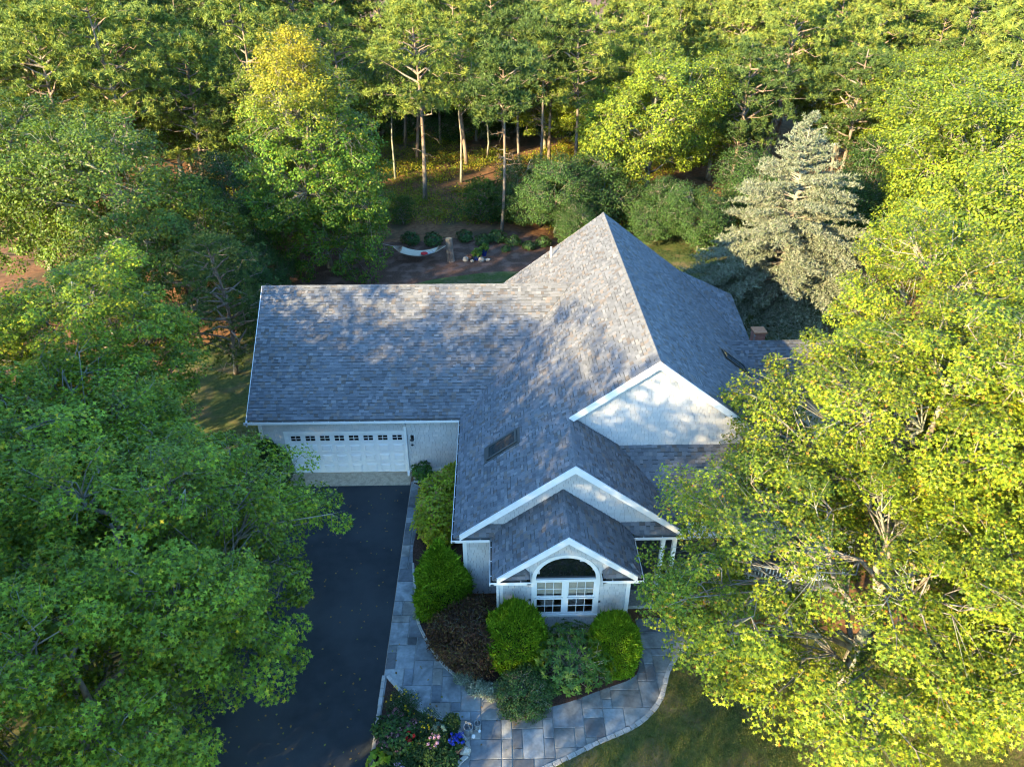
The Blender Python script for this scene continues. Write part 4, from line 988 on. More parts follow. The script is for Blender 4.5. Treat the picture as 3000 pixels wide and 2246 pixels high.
# the woods behind: individual pines and oaks
frng = random.Random(5)
def view_u(x, y, z):
    d = Vector((x, y, z))-CAM_POS; return 1500+2168.4*d.dot(r2)/d.dot(fw)
taken = [(o.location.x, o.location.y) for o in COL.objects if o.get('category') == 'tree']
ORD = 'first second third fourth fifth sixth seventh eighth ninth tenth eleventh twelfth'.split()
def nth(k): return ORD[k] if k < 12 else ('thirteenth fourteenth fifteenth sixteenth seventeenth eighteenth nineteenth twentieth'.split()+['outermost'])[min(8, k-12)]
y = 31.0; row = 0
while y < 80:
    hw = 24+(y+25)*.74; x = 10-hw; line = []
    while x < 12+hw:
        px, py = x+frng.uniform(-1.6, 1.6), y+frng.uniform(-1.4, 1.4)
        gap = -6 < px < 18 and py < 52
        near = any((px-a)**2+(py-c)**2 < 4.0**2 for a, c in taken)
        if not gap and not near and not (16 < px < 27 and py < 31) and -160 < view_u(px, py, 9) < 3160: line.append((px, py)); taken.append((px, py))
        x += 5.4
    half = {'left': sorted([p for p in line if p[0] < 6]), 'right': sorted([p for p in line if p[0] >= 6], reverse=True)}
    for side, pts in half.items():
        for k, (px, py) in enumerate(pts):
            kind = frng.random(); where = 'in row %s of the woods, %s tree from the %s picture edge' % ('one two three four five six seven eight nine ten'.split()[row], nth(k), side)
            if kind < .70:
                plant('pitch_pine', frng.choice([pA, pB, pC, pC, pE, pE, pF]), px, py, frng.uniform(.86, 1.16)+max(0, y-46)*.009, frng.uniform(0, 6.28), 'pine '+where, group='pines in the woods')
            else:
                plant('oak_tree', oakE if px < 0 else oakF, px, py, frng.uniform(.85, 1.0), frng.uniform(0, 6.28), 'oak '+where, group='oaks in the woods')
    y += 5.4; row += 1

# ---------------- silver cedar
def silver_cedar(seed, H, rad):
    R = np.random.default_rng(seed); m = MB(); m.tube([(0, 0, 0), (.05, 0, H*.5), (0, .05, H)], [.2, .11, .01], 7)
    C = []; A = []; z = .5; az = 0
    while z < H*.98:
        f = z/H; ln = rad*(1-f**1.25)**1.1*(.8 if f < .08 else 1)+.12
        for _ in range(4 if f < .85 else 3):
            az += 2.4+R.normal()*.35; L = ln*R.uniform(.6, 1.12); s = np.array([0, 0, z+R.uniform(-.25, .25)]); d = np.array([math.cos(az), math.sin(az), 0]); sd = np.array([-d[1], d[0], 0])
            rise = .12+.75*f*f
            pt = lambda u: s+d*L*u+np.array([0, 0, L*(rise*u-.22*u*u)])
            m.tube([pt(u) for u in (0, .3, .6, .85, 1)], [.05*(L/3+.2), .035*(L/3+.2), .02, .012, .005], 4, cap=False)
            nt = max(4, int(L*7))
            for k in range(nt):
                u = .2+.8*(k+R.uniform(0, 1))/nt; p = pt(u); sgn = 1 if k % 2 else -1; tl = (.25+.34*L*(1-abs(u-.45)))*R.uniform(.5, 1)*.62
                dd = unit(d*.75+sd*sgn*R.uniform(.5, 1.1)); q = p+dd*tl+np.array([0, 0, R.uniform(-.06, .1)])
                if tl > .4: m.tube([p, q], [.012, .004], 3, cap=False)
                ns = max(3, int(tl*13))
                for j in range(ns):
                    w = p+(q-p)*(j+R.uniform(0, 1))/ns+R.normal(size=3)*.035; C.append(w); A.append(unit(dd*.5+np.array([0, 0, .75])+R.normal(size=3)*.3))
        z += R.uniform(.12, .22)
    C = np.array(C); A = np.array(A)
    (V, F, k), ci = tufts(C, A, R, 5, .16, .05, .9)
    cl = pick([(.19, .215, .15, 4), (.24, .26, .185, 3), (.145, .175, .115, 3), (.11, .145, .075, 2)], len(C), R)[ci]*R.uniform(.85, 1.15, (len(ci), 1))
    cm = np_mesh('silver_cedar_crown', V, F, MT['silver'], np.repeat(cl, k, 0))
    tm = bpy.data.meshes.new('silver_cedar_trunk'); tm.from_pydata([tuple(v) for v in m.v], [], m.f); tm.materials.append(MT['bark']); tm.update()
    return tm, cm
plant('silver_cedar', silver_cedar(51, 11.8, 6.6), 26.0, 15.6, 1.0, 0, 'silvery blue cedar with layered branches right of the house')

# ---------------- bare lichen-covered shrub and clipped yew by the garage corner
def bare_shrub(seed):
    R = np.random.default_rng(seed); m = MB()
    def grow(p, d, L, r, lv):
        q = p+d*L; m.tube([p, (p+q)/2+R.normal(size=3)*L*.08, q], [r, r*.85, r*.65], 5 if lv < 2 else 3, cap=False)
        if lv >= 5: return
        for _ in range(3 if lv < 4 else 2):
            nd = unit(d+R.normal(size=3)*.55+np.array([0, 0, .05])); grow(q, nd, L*R.uniform(.55, .85), r*.6, lv+1)
    for k in range(5): grow(np.array([R.normal()*.12, R.normal()*.12, 0]), unit(np.array([R.normal()*.45, R.normal()*.4, 1])), R.uniform(.75, 1.1), .04, 0)
    tm = bpy.data.meshes.new('bare_branches'); tm.from_pydata([tuple(v) for v in m.v], [], m.f); tm.materials.append(MT['twig']); tm.update(); return tm
plant('bare_shrub', (bare_shrub(3),), -1.35, -1.5, .95, 0, 'leafless grey lichen-covered shrub at the left corner of the garage', cat='shrub', parts=('branches',))

def lumpy(name, seed, H, prof, pal, n=9000, tL=.085, tW=.03, lumps=60, lump_r=.2, mat='needle', jag=.09, droop=0.0):
    """a dense conifer: a shaped dark core covered with thousands of short sprays in rounded lobes"""
    R = np.random.default_rng(seed); pz = np.array([p[1] for p in prof]); pr = np.array([p[0] for p in prof])
    lz = R.uniform(0, 1, lumps); la = R.uniform(0, 6.28, lumps); rr = np.interp(lz, pz, pr)
    LC = np.stack([rr*np.cos(la)*.86, rr*np.sin(la)*.86, lz*H], 1); LR = lump_r*R.uniform(.7, 1.3, lumps)*np.clip(rr/.7, .3, 1.1)
    zz = R.uniform(0, 1, n); aa = R.uniform(0, 6.28, n); d = np.stack([np.cos(aa), np.sin(aa), np.zeros(n)], 1)
    wob = 1+.07*np.sin(aa*2+zz*5+seed)+.06*np.sin(aa*3-zz*7+seed*2)
    r0 = np.interp(zz, pz, pr)*wob; P = d*r0[:, None]; P[:, 2] = zz*H
    # swell each point outward where a lobe lies under it
    dist = np.sqrt(((P[:, None]-LC[None])**2).sum(2)); sw = np.max(np.clip(1-(dist/(LR[None]*1.5))**2, 0, 1)*LR[None]*.95, 1)
    slope = np.gradient(pr, pz)/H; nz = -np.interp(zz, pz, slope); Nn = unit(np.stack([d[:, 0], d[:, 1], np.clip(nz, -.8, 2.5)], 1))
    P = P+Nn*(sw+R.normal(size=n)*.02-.05)[:, None]
    D = unit(Nn*.8+np.array([0, 0, .55-droop])+R.normal(size=(n, 3))*.45); Sn = unit(np.cross(D, R.normal(size=(n, 3))))
    LLn = tL*R.uniform(.6, 1.3, n); LLn[R.uniform(0, 1, n) < .02] *= 2.4      # stray new shoots
    V, F, k = leaf_mesh(P, Sn, LLn, np.full(n, tW), R, 'kite', D)
    cl = pick(pal, n, R)
    cm = np_mesh(name+'_foliage', V, F, MT[mat], np.repeat(cl, k, 0))
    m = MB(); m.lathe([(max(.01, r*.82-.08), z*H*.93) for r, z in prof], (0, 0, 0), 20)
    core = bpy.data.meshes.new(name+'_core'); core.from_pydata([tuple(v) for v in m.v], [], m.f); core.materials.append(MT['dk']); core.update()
    return cm, core
ARB = [(.15, .285, .012, 5), (.115, .225, .012, 4), (.20, .33, .015, 3)]
YEW = [(.04, .085, .018, 5), (.06, .115, .02, 3)]
cone_prof = [(.55, 0), (.82, .1), (.86, .25), (.72, .45), (.52, .65), (.28, .85), (.10, .96), (.02, 1)]
dome_prof = [(.55, 0), (.80, .12), (.86, .3), (.80, .5), (.66, .7), (.42, .87), (.16, .97), (.02, 1)]
lf = ('foliage', 'core')
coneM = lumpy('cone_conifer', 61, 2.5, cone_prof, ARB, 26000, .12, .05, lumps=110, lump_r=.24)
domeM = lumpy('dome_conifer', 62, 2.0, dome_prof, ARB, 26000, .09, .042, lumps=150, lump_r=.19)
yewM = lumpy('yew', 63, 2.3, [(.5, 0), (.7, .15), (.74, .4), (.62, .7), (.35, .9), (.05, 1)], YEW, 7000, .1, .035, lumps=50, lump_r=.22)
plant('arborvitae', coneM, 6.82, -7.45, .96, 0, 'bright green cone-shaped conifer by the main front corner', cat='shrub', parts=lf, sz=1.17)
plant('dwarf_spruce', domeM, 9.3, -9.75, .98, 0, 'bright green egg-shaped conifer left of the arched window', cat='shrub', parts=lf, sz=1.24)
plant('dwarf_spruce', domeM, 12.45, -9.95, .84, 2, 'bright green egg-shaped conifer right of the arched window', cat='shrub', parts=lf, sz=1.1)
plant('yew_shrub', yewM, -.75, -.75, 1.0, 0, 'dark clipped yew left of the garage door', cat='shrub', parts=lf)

# ---------------- broad-leaved shrubs of the front bed
def shrub(name, seed, rad, rz, zc, tips, per, tipr, LL, LW, pal, kind='kite', mat='leaf', sep=.25, low=-.9, inner=.35, lump=.12, twig=.008, up_w=.6, limbs=8):
    return broadleaf(name, seed, zc, rad, rz, zc, tips, per, tipr, LL, LW, pal, kind, .04, sep, inner, lump, low, mat, 'bark', up_w, (0, 0), limbs, twig)
HYD = [(.36, .42, .022, 5), (.27, .35, .022, 4), (.34, .32, .03, 2), (.36, .2, .07, .5)]
hyd = shrub('hydrangea', 71, .78, .8, .8, 170, 30, .2, .12, .08, HYD, sep=.15)
sp = ('stems', 'foliage')
plant('hydrangea', hyd, 6.5, -4.1, 1.2, 0, 'large yellow-green hydrangea under the left eave, nearest the cone-shaped conifer', cat='shrub', parts=sp)
plant('hydrangea', hyd, 6.6, -2.6, 1.15, 2, 'yellow-green hydrangea under the left eave, middle of the row', cat='shrub', parts=sp)
plant('hydrangea', hyd, 6.95, -1.25, .8, 4, 'small yellow-green hydrangea in the corner by the garage wall', cat='shrub', parts=sp)
REDM = [(.075, .035, .02, 5), (.05, .026, .016, 4), (.13, .075, .025, 2), (.10, .085, .025, 2)]
jm = shrub('weeping_maple', 72, 1.2, .85, .85, 300, 90, .26, .12, .035, REDM, 'kite', 'leafdull', sep=.2, up_w=.35, limbs=9, twig=.009)
plant('weeping_maple', jm, 7.95, -9.3, 1.0, 0, 'dark red weeping maple between the cone-shaped and egg-shaped conifers', cat='shrub', parts=sp)
def rhodo(seed, rad, rz, zc, n, L, W, pal):
    R = np.random.default_rng(seed); T = crown_points(R, n, rad, rz, .14, .55, .17, -.6)+np.array([0, 0, zc])
    per = 11; ci = np.repeat(np.arange(len(T)), per); out = unit(T-np.array([0, 0, zc*.4])); a = R.uniform(0, 6.28, len(ci))
    ax = out[ci]; t1 = unit(np.cross(ax, np.array([.3, .8, .1]))); t2 = np.cross(ax, t1)
    D = unit(t1*np.cos(a)[:, None]+t2*np.sin(a)[:, None]+ax*R.uniform(-.15, .45, (len(ci), 1))); Nn = unit(ax+R.normal(size=ax.shape)*.2); Nn = unit(Nn-D*(Nn*D).sum(1)[:, None])
    V, F, k = leaf_mesh(T[ci], Nn, L*R.uniform(.8, 1.2, len(ci)), np.full(len(ci), W), R, 'kite', D)
    cl = pick(pal, len(T), R)[ci]*R.uniform(.85, 1.15, (len(ci), 1))
    m = MB()
    for t in T[::2]: m.tube(bend((0, 0, .05), t, R, .2, 3), [.018, .014, .01, .005], 4, cap=False)
    tm = bpy.data.meshes.new('rhodo_stems'); tm.from_pydata([tuple(v) for v in m.v], [], m.f); tm.materials.append(MT['bark']); tm.update()
    return tm, np_mesh('rhodo_leaves', V, F, MT['leaf'], np.repeat(cl, k, 0))
RHO = [(.08, .17, .03, 5), (.055, .13, .028, 4), (.13, .22, .03, 2), (.20, .26, .03, .8)]
plant('rhododendron', rhodo(81, 1.25, .85, .75, 330, .17, .05, RHO), 11.0, -10.35, 1.0, 0, 'large-leaved rhododendron below the arched window', cat='shrub', parts=sp)
plant('rhododendron', rhodo(82, 1.0, .9, .85, 220, .15, .05, RHO), 15.2, -8.0, 1.0, 0, 'rhododendron in front of the double porch posts', cat='shrub', parts=sp)
plant('rhododendron', rhodo(83, 1.1, .9, .85, 220, .15, .05, RHO), 17.0, -8.1, 1.0, 0, 'rhododendron in front of the porch railing', cat='shrub', parts=sp)
box = shrub('boxwood', 73, .85, .6, .55, 260, 46, .14, .06, .04, SHRUB_DARK, 'kite', 'leaf', sep=.13, low=-.95)
plant('boxwood', box, 9.55, -11.35, 1.0, 0, 'dark rounded shrub jutting over the flagstones below the rhododendron', cat='shrub', parts=sp)
SILV = [(.30, .36, .27, 4), (.22, .28, .2, 3), (.38, .42, .34, 2)]
dm = shrub('silver_edging', 74, .34, .16, .16, 60, 16, .09, .07, .045, SILV, 'kite', 'leafdull', sep=.08)
for i, (x, y) in enumerate(((8.55, -11.0), (8.1, -10.8), (7.65, -10.45), (6.05, -7.95))):
    plant('silver_leaved_plant', dm, x, y, (1, 1, .9, .7)[i], i*1.7, ('silver-leaved edging plant next to the dark rounded shrub', 'silver-leaved edging plant in the middle of the bed edge', 'silver-leaved edging plant nearest the weeping maple', 'small silver-leaved plant beside the cone-shaped conifer')[i], cat='plant', parts=sp)
FERN = [(.07, .16, .02, 4), (.05, .13, .02, 3), (.10, .19, .025, 2)]
plant('peony_plant', rhodo(84, .42, .38, .38, 45, .2, .06, FERN), 5.55, -.42, 1.0, 0, 'bright green leafy plant at the foot of the garage downspout', cat='plant', parts=sp)
plant('leafy_plant', rhodo(85, .36, .3, .3, 40, .13, .06, FERN), 6.7, -.45, 1.0, 0, 'low leafy plant in the corner below the garage wall', cat='plant', parts=sp)

# ---------------- flower bed by the driveway
def heads(root, pts, r, col, seed, name='flower_head', stem=True, z0=.07):
    R = np.random.default_rng(seed)
    for p in pts:
        n = 46; d = unit(R.normal(size=(n, 3))); d[:, 2] = np.abs(d[:, 2])*.9-.15
        P = np.array(p)+d*r*np.array([1, 1, .75]); Nn = unit(d+R.normal(size=(n, 3))*.25)
        V, F, k = leaf_mesh(P, Nn, np.full(n, r*.62), np.full(n, r*.55), R, 'kite')
        cl = np.array(col)*R.uniform(.7, 1.25, (n, 1)); base = np.array(root.location)
        me = np_mesh(name, V-np.array(p), F, MT['petal'], np.repeat(cl, k, 0))
        o = bpy.data.objects.new(name, me); COL.objects.link(o); o.parent = root; o.location = Vector(p)-root.location
def mound(name, seed, rad, rz, zc, tips, per, LL, LW, pal, kind='kite', sep=.09, tipr=.1):
    return shrub(name, seed, rad, rz, zc, tips, per, tipr, LL, LW, pal, kind, 'leafdull', sep=sep, twig=.004, limbs=5)
GREEN = [(.04, .085, .02, 4), (.06, .12, .025, 3), (.03, .065, .018, 3)]
LIME = [(.20, .28, .02, 4), (.15, .24, .02, 3)]
gm = mound('flower_mound', 91, .5, .28, .3, 110, 18, .09, .055, GREEN)
gm2 = mound('fine_mound', 92, .45, .26, .28, 130, 22, .07, .016, GREEN)
z0 = .07
hb = plant('hydrangea', mound('hydrangea_bush', 93, .62, .38, .4, 110, 16, .12, .09, GREEN), 5.72, -12.55, 1.0, 0, 'hydrangea with dusty mauve flower heads at the edge of the driveway', cat='shrub', z=z0, parts=sp)
heads(hb, [(5.72, -11.98, .62), (5.55, -12.12, .55), (5.86, -12.1, .6), (5.62, -12.35, .62), (5.9, -12.55, .66), (6.1, -12.45, .62), (6.25, -12.3, .55), (5.5, -12.6, .62), (5.62, -12.7, .66), (5.82, -12.75, .62), (5.36, -12.85, .5), (5.5, -12.95, .55), (5.7, -12.9, .6), (5.9, -13.05, .5)], .12, (.30, .16, .17), 5)
cr = rng
for (x, y, s, lb) in ((5.85, -11.5, 1.0, 'fine-leaved clump dotted with yellow flowers at the tip of the flower bed'), (6.55, -12.15, .95, 'fine-leaved clump with scattered yellow flowers in the middle of the flower bed')):
    o = plant('coreopsis', gm2, x, y, s, x, lb, cat='plant', z=z0, parts=sp)
    heads(o, [(x+cr.uniform(-.42, .42), y+cr.uniform(-.38, .38), z0+.42+cr.uniform(-.05, .14)) for _ in range(22)], .026, (.75, .55, .02), int(x*10), 'flower')
o = plant('aster', gm, 6.95, -12.85, .8, 1, 'plant with pale pink flowers beside the blue-flowered pot', cat='plant', z=z0, parts=sp)
heads(o, [(6.95+cr.uniform(-.3, .3), -12.75+cr.uniform(-.2, .2), .55+cr.uniform(-.05, .1)) for _ in range(14)], .055, (.52, .34, .50), 8, 'flower')
o = plant('aster', gm, 6.1, -13.5, .8, 2, 'plant with pale lilac flowers at the bottom of the flower bed', cat='plant', z=z0, parts=sp)
heads(o, [(6.1+cr.uniform(-.25, .3), -13.35+cr.uniform(-.12, .12), .5+cr.uniform(-.05, .1)) for _ in range(9)], .06, (.52, .38, .58), 9, 'flower')
o = plant('coleus', rhodo(94, .3, .26, .26, 26, .16, .12, LIME), 5.3, -13.3, 1.0, 0, 'lime green broad-leaved plant at the driveway edge', cat='plant', z=z0, parts=sp)
o = plant('red_flower_plant', gm, 5.62, -13.45, .6, 3, 'plant with scarlet flowers beside the lime green plant', cat='plant', z=z0, parts=sp)
heads(o, [(5.62+cr.uniform(-.15, .18), -13.38+cr.uniform(-.1, .1), .42+cr.uniform(-.04, .08)) for _ in range(9)], .045, (.62, .03, .02), 10, 'flower')
o = plant('kale_plant', rhodo(95, .26, .2, .22, 34, .12, .06, [(.10, .17, .13, 3), (.07, .13, .10, 2)]), 7.0, -12.4, 1.0, 0, 'blue-green rosette plant behind the pale pink flowers', cat='plant', z=z0, parts=sp)
plant('leafy_plant', gm, 7.1, -13.35, 1.0, 4, 'low green mass at the bottom right of the flower bed', cat='plant', z=z0, parts=sp)
plant('leafy_plant', gm, 6.5, -13.0, .8, 5, 'green clump between the red pot and the pale pink flowers', cat='plant', z=z0, parts=sp)
plant('leafy_plant', gm, 7.35, -12.15, .6, 1, 'small green clump at the walk edge above the blue-flowered pot', cat='plant', z=z0, parts=sp)
plant('leafy_plant', gm, 6.6, -14.1, 1.0, 2, 'green clump at the lower picture edge in the flower bed', cat='plant', z=z0, parts=sp)
def flower_pot(x, y, r, h, mat, label, plantmesh=None, s=1.0, z=z0, hd=None):
    o = empty('flower_pot', (x, y, z), label, 'pot')
    m = MB(); m.lathe([(r*.68, 0), (r*.95, h*.8), (r*1.04, h*.8), (r*1.06, h), (r*.94, h), (r*.9, h*.86)], (x, y, z), 18); m.build('pot', MT[mat], o, smooth=False)
    m = MB(); m.lathe([(r*.92, h*.80), (r*.90, h*.88)], (x, y, z), 14); m.build('soil', MT['bedmulch'], o)
    if plantmesh:
        for pn, me in zip(('stems', 'foliage'), plantmesh):
            c = bpy.data.objects.new(pn, me); COL.objects.link(c); c.parent = o; c.location = (0, 0, h*.7); c.scale = (s, s, s)
    if hd: heads(o, *hd)
    return o
flower_pot(7.54, -12.85, .19, .26, 'terra', 'terracotta pot of bright blue flowers at the walk edge', gm, .45, hd=([(7.54+cr.uniform(-.2, .2), -12.8+cr.uniform(-.2, .18), .52+cr.uniform(-.08, .12)) for _ in range(26)], .04, (.025, .06, .50), 12, 'flower'))
flower_pot(6.18, -12.92, .15, .24, 'terra', 'clay pot of red geraniums beside the mauve hydrangea', mound('lime_mound', 96, .3, .2, .22, 40, 14, .08, .06, LIME), .6, hd=([(6.08, -12.75, .55), (6.2, -12.86, .56), (6.03, -13.0, .5), (6.3, -12.7, .56), (6.15, -12.6, .6)], .055, (.62, .02, .025), 13, 'flower'))
def rock(x, y, r, label, z=0.0, seed=1):
    rr = random.Random(seed); m = MB(); m.blob((x, y, z+r[2]*.6), r, rr, 10, 7, .16); return m.build('rock', MT['rock'], None, label, 'rock')
rock(7.78, -12.92, (.17, .14, .13), 'pale rough rock beside the blue-flowered pot', .05, 3)
# watering cans on the flagstones
def watering_can(x, y, rz, s, label):
    o = empty('watering_can', (x, y, .034), label, 'watering can'); P = lambda a, b, c: (x+s*(a*math.cos(rz)-b*math.sin(rz)), y+s*(a*math.sin(rz)+b*math.cos(rz)), .034+s*c)
    m = MB(); m.lathe([(.125*s, 0), (.13*s, .02*s), (.125*s, .27*s), (.132*s, .285*s), (.12*s, .285*s), (.115*s, .05*s)], (x, y, .034), 18); m.build('body', MT['galv'], o)
    m = MB(); m.tube([P(.11, 0, .05), P(.24, 0, .2), P(.36, 0, .34)], [.03*s, .022*s, .018*s], 8); m.build('spout', MT['galv'], o)
    m = MB(); m.tube([P(.35, 0, .33), P(.385, 0, .37)], [.02*s, .055*s], 10); m.build('rose', MT['galv'], o)
    m = MB(); m.tube([P(.1, 0, .27), P(.06, 0, .38), P(-.06, 0, .4), P(-.17, 0, .3), P(-.2, 0, .17), P(-.12, 0, .08)], .011*s, 6); m.build('handle', MT['galv'], o)
watering_can(7.86, -12.3, -1.15, 1.05, 'larger galvanised watering can on the flagstones')
watering_can(8.13, -12.15, -1.35, .8, 'smaller galvanised watering can on the flagstones')
# corner by the garage: stone and red ball
rock(5.28, -.5, (.1, .07, .05), 'small pale stone at the foot of the garage downspout', .06, 4)
m = MB(); m.lathe([(.01, .06), (.08, .08), (.115, .17), (.08, .26), (.01, .28)], (6.35, -.62, 0), 14); m.build('garden_globe', MT['terra'], None, 'round coral garden globe under the garage wall', 'ornament', smooth=True)

# ---------------- hammock, post, pots in the back yard
st = empty('tree_stump', (5.68, 23.55, 0), 'tall cut tree trunk holding the right end of the hammock', 'stump')
m = MB(); m.tube([(5.72, 23.55, 0), (5.70, 23.55, .15), (5.66, 23.55, .9), (5.62, 23.55, 1.68)], [.30, .27, .25, .25], 12); m.build('trunk', MT['pinebark'], st)
m = MB(); m.lathe([(.235, 1.672), (.23, 1.69)], (5.62, 23.55, 0), 12); m.build('cut_top', MT['cutwood'], st)
hm = empty('hammock', (3.6, 23.9, 0), 'cream rope hammock hung between the cut trunk and the maple', 'hammock')
A, B = Vector((1.55, 24.0, 1.0)), Vector((5.42, 23.55, 1.15)); ax = (B-A).normalized(); sdv = Vector((-ax.y, ax.x, 0)).normalized()
def hpt(t, s):   # t along, s across
    p = A.lerp(B, t); sag = 0.68*(1-(2*t-1)**2)*.95; p.z -= sag-.10*abs(s)**2; w = .52; return p+sdv*s*w
m = MB(); nt, ns = 22, 8
vs = [hpt(.17+.66*i/nt, -1+2*j/ns) for i in range(nt+1) for j in range(ns+1)]
m.add(vs, [(i*(ns+1)+j, (i+1)*(ns+1)+j, (i+1)*(ns+1)+j+1, i*(ns+1)+j+1) for i in range(nt) for j in range(ns)])
m.add([v-Vector((0, 0, .02)) for v in vs], [(i*(ns+1)+j, i*(ns+1)+j+1, (i+1)*(ns+1)+j+1, (i+1)*(ns+1)+j) for i in range(nt) for j in range(ns)])
m.build('bed', MT['rope'], hm, smooth=True)
for t in (.17, .83):
    m = MB(); m.tube([hpt(t, -1.06), hpt(t, 1.06)], .024, 8); m.build('spreader_bar', MT['lightwood'], hm)
    e = A if t < .5 else B
    m = MB(); [m.tube([hpt(t, -1+2*j/8), e], .007, 4) for j in range(9)]; m.build('rope_fan', MT['rope'], hm)
m = MB(); m.tube([B, (5.5, 23.55, 1.28)], .012, 6); m.tube([A, A+Vector((-1.9, -.2, .55))], .012, 6); m.build('hanging_rope', MT['rope'], hm)
c = hpt(.60, -.25)+Vector((0, 0, .10)); m = MB(); m.blob(c, (.27, .24, .1), random.Random(2), 10, 6, .03); p = m.build('pillow', MT['red'], None, 'red pillow lying in the hammock', 'pillow', smooth=True)
m = MB(); vs = [hpt(.62+.16*i/6, -.8+1.2*j/4)+Vector((0, 0, .025)) for i in range(7) for j in range(5)]
m.add(vs, [(i*5+j, (i+1)*5+j, (i+1)*5+j+1, i*5+j+1) for i in range(6) for j in range(4)]); m.add([v-Vector((0, 0, .015)) for v in vs], [(i*5+j, i*5+j+1, (i+1)*5+j+1, (i+1)*5+j) for i in range(6) for j in range(4)]); m.build('throw_blanket', MT['throw'], None, 'grey and white knitted throw in the hammock', 'blanket')
gb = mound('pot_mound', 97, .34, .26, .3, 50, 16, .12, .05, FERN)
flower_pot(7.02, 23.9, .2, .28, 'terra', 'terracotta pot among the stones behind the garage', None, z=.01)
flower_pot(7.52, 23.75, .26, .38, 'bluepot', 'blue glazed pot with a bright green plant behind the garage', gb, 1.0, z=.01)
flower_pot(8.05, 24.5, .22, .55, 'bluepot', 'taller dark blue pot with a green plant behind the garage', gb, .9, z=.01)
for i, (x, y, r) in enumerate(((6.75, 23.55, (.22, .16, .2)), (7.85, 23.45, (.24, .17, .2)), (8.3, 23.6, (.2, .13, .1)), (7.2, 23.4, (.14, .1, .1)))):
    rock(x, y, r, ('grey stone left of the terracotta pot', 'pale pointed stone in front of the blue pots', 'flat stone right of the blue pots', 'small stone between the terracotta and blue pots')[i], 0, 20+i)
# perennials and low shrubs round the mulch bed
per = rhodo(86, .6, .42, .4, 70, .17, .07, [(.045, .10, .025, 4), (.06, .13, .03, 3), (.03, .075, .025, 2)])
lows = [(7.9, 26.6, .95, 'leafy green perennial behind the blue pots'), (9.0, 27.2, 1.1, 'large leafy perennial at the back of the mulch bed'), (10.2, 26.4, .9, 'leafy perennial right of the thin straight pine trunk'), (11.3, 25.6, .8, 'leafy perennial halfway to the roof peak'), (12.4, 26.2, .9, 'leafy perennial near the rounded dark small tree'), (6.6, 27.4, 1.0, 'leafy perennial behind the cut trunk'), (4.3, 26.6, 1.1, 'leafy green shrub behind the hammock'), (2.6, 26.9, 1.1, 'leafy green shrub behind the left end of the hammock'), (13.4, 24.2, .7, 'small leafy perennial beside the left roof slope'), (9.6, 25.2, .55, 'small leafy clump in the mulch near the pots')]
for x, y, s, lb in lows: plant('perennial', per, x, y, s, x*3, lb, cat='plant', parts=sp)
hemM = pine('hemlock', 36, 3.2, 1.5, .04, [(.06, .12, .02, 4), (.09, .15, .02, 3), (.04, .09, .02, 2)], whorl=.16, dead=0, trunk_r=.05, ntuft=5, tL=.2, tW=.05, nb=10, flat=.1)
plant('hemlock', hemM, 7.5, 31.5, 1.0, 0, 'small feathery green hemlock in front of the tall pines')
plant('hemlock', hemM, 1.6, 31.2, .6, 2, 'small bright hemlock beside the tall maple')

# ---------------- porch chair
pc = empty('porch_chair', (16.5, -5.2, .30), 'rustic slatted wooden chair on the porch', 'chair')
cx0, cy0 = 16.5, -5.2
m = MB(); [m.bar((cx0-.42, cy0-.30+.1*i, .72-.01*i), (cx0+.42, cy0-.30+.1*i, .72-.01*i), .06, .03) for i in range(7)]; m.build('seat', MT['wood'], pc)
m = MB(); [m.bar((cx0-.4+.1*i, cy0+.32, .72), (cx0-.4+.1*i, cy0+.52, 1.4), .05, .03) for i in range(9)]; m.tube([(cx0-.45, cy0+.5, 1.38), (cx0, cy0+.55, 1.45), (cx0+.45, cy0+.5, 1.38)], .03, 6); m.build('backrest', MT['wood'], pc)
for sx in (-.45, .45):
    m = MB(); m.tube([(cx0+sx, cy0-.35, .31), (cx0+sx, cy0-.33, .98)], .03, 6); m.build('leg', MT['wood'], pc)
    m = MB(); m.tube([(cx0+sx, cy0+.36, .31), (cx0+sx, cy0+.34, 1.0), (cx0+sx, cy0+.5, 1.38)], .03, 6); m.build('leg', MT['wood'], pc)
    m = MB(); m.bar((cx0+sx, cy0-.36, 1.0), (cx0+sx, cy0+.38, 1.02), .07, .03); m.build('armrest', MT['wood'], pc)

# ---------------- masses nobody could count: grass, undergrowth, ground cover
def scatter(name, label, pts, n_leaf, L, W, pal, spread, h, seed, mat='leafdull', kind='kite', upw=.7):
    R = np.random.default_rng(seed); n = len(pts)*n_leaf; ci = np.repeat(np.arange(len(pts)), n_leaf)
    P = pts[ci]+np.stack([R.normal(size=n)*spread, R.normal(size=n)*spread, R.uniform(.02, 1, n)*h*np.repeat(R.uniform(.4, 1.2, len(pts)), n_leaf)], 1)
    if kind == 'blade':
        D = unit(np.stack([R.normal(size=n)*.5, R.normal(size=n)*.5, np.ones(n)], 1)); Nn = unit(np.cross(D, R.normal(size=(n, 3)))); P[:, 2] = pts[ci][:, 2]
        V, F, k = leaf_mesh(P, Nn, L*R.uniform(.6, 1.2, n), np.full(n, W), R, 'blade', D)
    else:
        Nn = unit(R.normal(size=(n, 3))*.6+np.array([0, 0, upw])); V, F, k = leaf_mesh(P, Nn, L*R.uniform(.6, 1.2, n), W*R.uniform(.8, 1.2, n), R, 'kite')
    cl = pick(pal, len(pts), R, .25)[ci]*R.uniform(.85, 1.15, (n, 1))
    o = bpy.data.objects.new(name, np_mesh(name, V, F, MT[mat], np.repeat(cl, k, 0))); COL.objects.link(o); return tag(o, label, None, None, 'stuff')
R = np.random.default_rng(99)
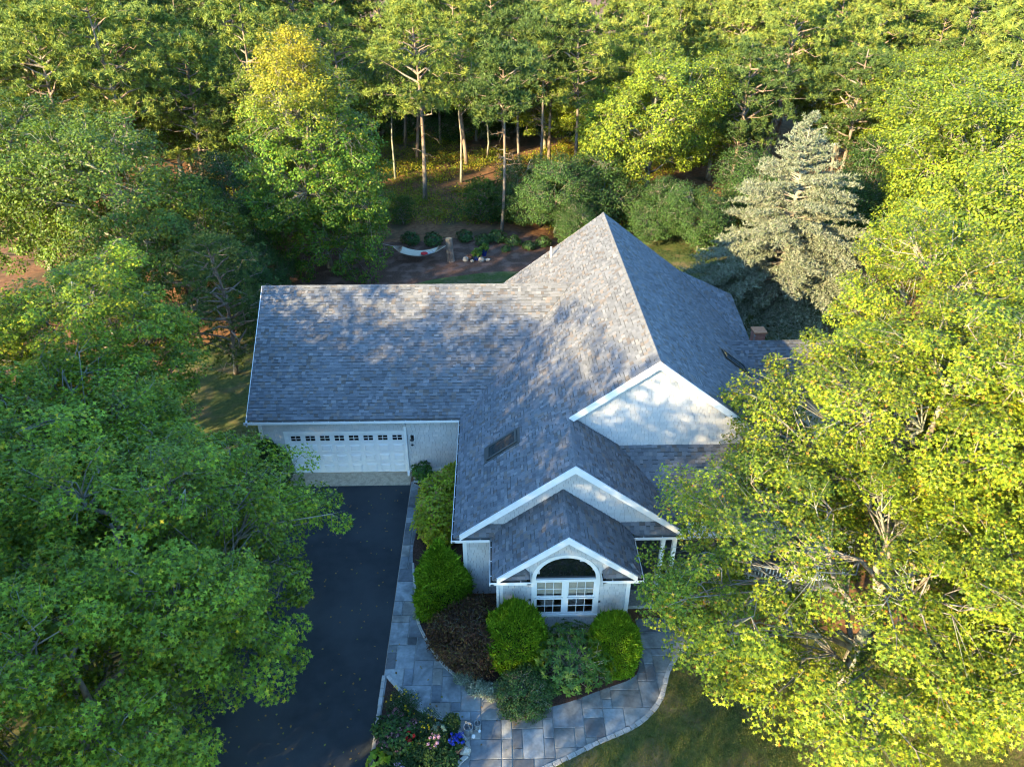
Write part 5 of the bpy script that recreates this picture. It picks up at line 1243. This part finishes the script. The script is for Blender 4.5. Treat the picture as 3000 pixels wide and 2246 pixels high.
U = np.stack([R.uniform(-18, 30, 8000), R.uniform(28.5, 60, 8000), np.zeros(8000)], 1)
f = np.sin(U[:, 0]*.35+1)+np.sin(U[:, 1]*.42)+np.sin(U[:, 0]*.9-U[:, 1]*.6)*.8
U = U[(f > -.7) & ~((U[:, 0] < 13) & (U[:, 0] > -2) & (U[:, 1] < 31))]
scatter('undergrowth', 'low huckleberry undergrowth on the forest floor', U, 18, .15, .10, [(.24, .25, .02, 4), (.15, .21, .02, 4), (.30, .23, .03, 2), (.09, .15, .02, 2)], .3, .6, 1)
G = np.stack([R.uniform(15, 30, 2600), R.uniform(15, 29, 2600), np.zeros(2600)], 1); G = G[(G[:, 1] > 20.5-(G[:, 0]-15)*.15)]
scatter('ground_cover_leaves', 'low dark ground cover behind the house', G, 8, .1, .06, [(.035, .075, .025, 4), (.025, .055, .02, 3)], .2, .15, 2)
GP = np.stack([R.uniform(8, 24, 60000), R.uniform(-15.5, -9.4, 60000), np.full(60000, .05)], 1)
GP = GP[[inside((p[0], p[1]), lawnpoly) for p in GP]]
scatter('grass', 'short lawn grass beyond the cobble edging', GP, 3, .065, .012, [(.09, .13, .025, 5), (.14, .155, .035, 3), (.22, .18, .08, 1.5)], .04, .02, 3, kind='blade')
GP = np.stack([R.uniform(2, 16, 16000), R.uniform(16, 21.6, 16000), np.full(16000, .012)], 1)
GP = GP[(GP[:, 1] < 18.4+.55*(GP[:, 0]-2)) & (GP[:, 1] < 21.3)]
scatter('back_grass', 'grass of the lawn strip behind the garage', GP, 2, .06, .014, [(.05, .10, .02, 4), (.07, .12, .025, 3)], .04, .02, 4, kind='blade')
FL = np.stack([R.uniform(-.6, 9.5, 420), R.uniform(-14.5, -1.2, 420), np.full(420, .012)], 1); FL = FL[(FL[:, 0] < 5) | (FL[:, 1] < -9)]
FL[:, 2] = np.where(FL[:, 0] > 5.1, .04, .01)
scatter('fallen_leaves', 'scattered fallen leaves on driveway and walk', FL, 1, .09, .06, [(.30, .20, .05, 3), (.20, .12, .04, 3), (.18, .20, .04, 2)], .0, .004, 6, upw=3.0)
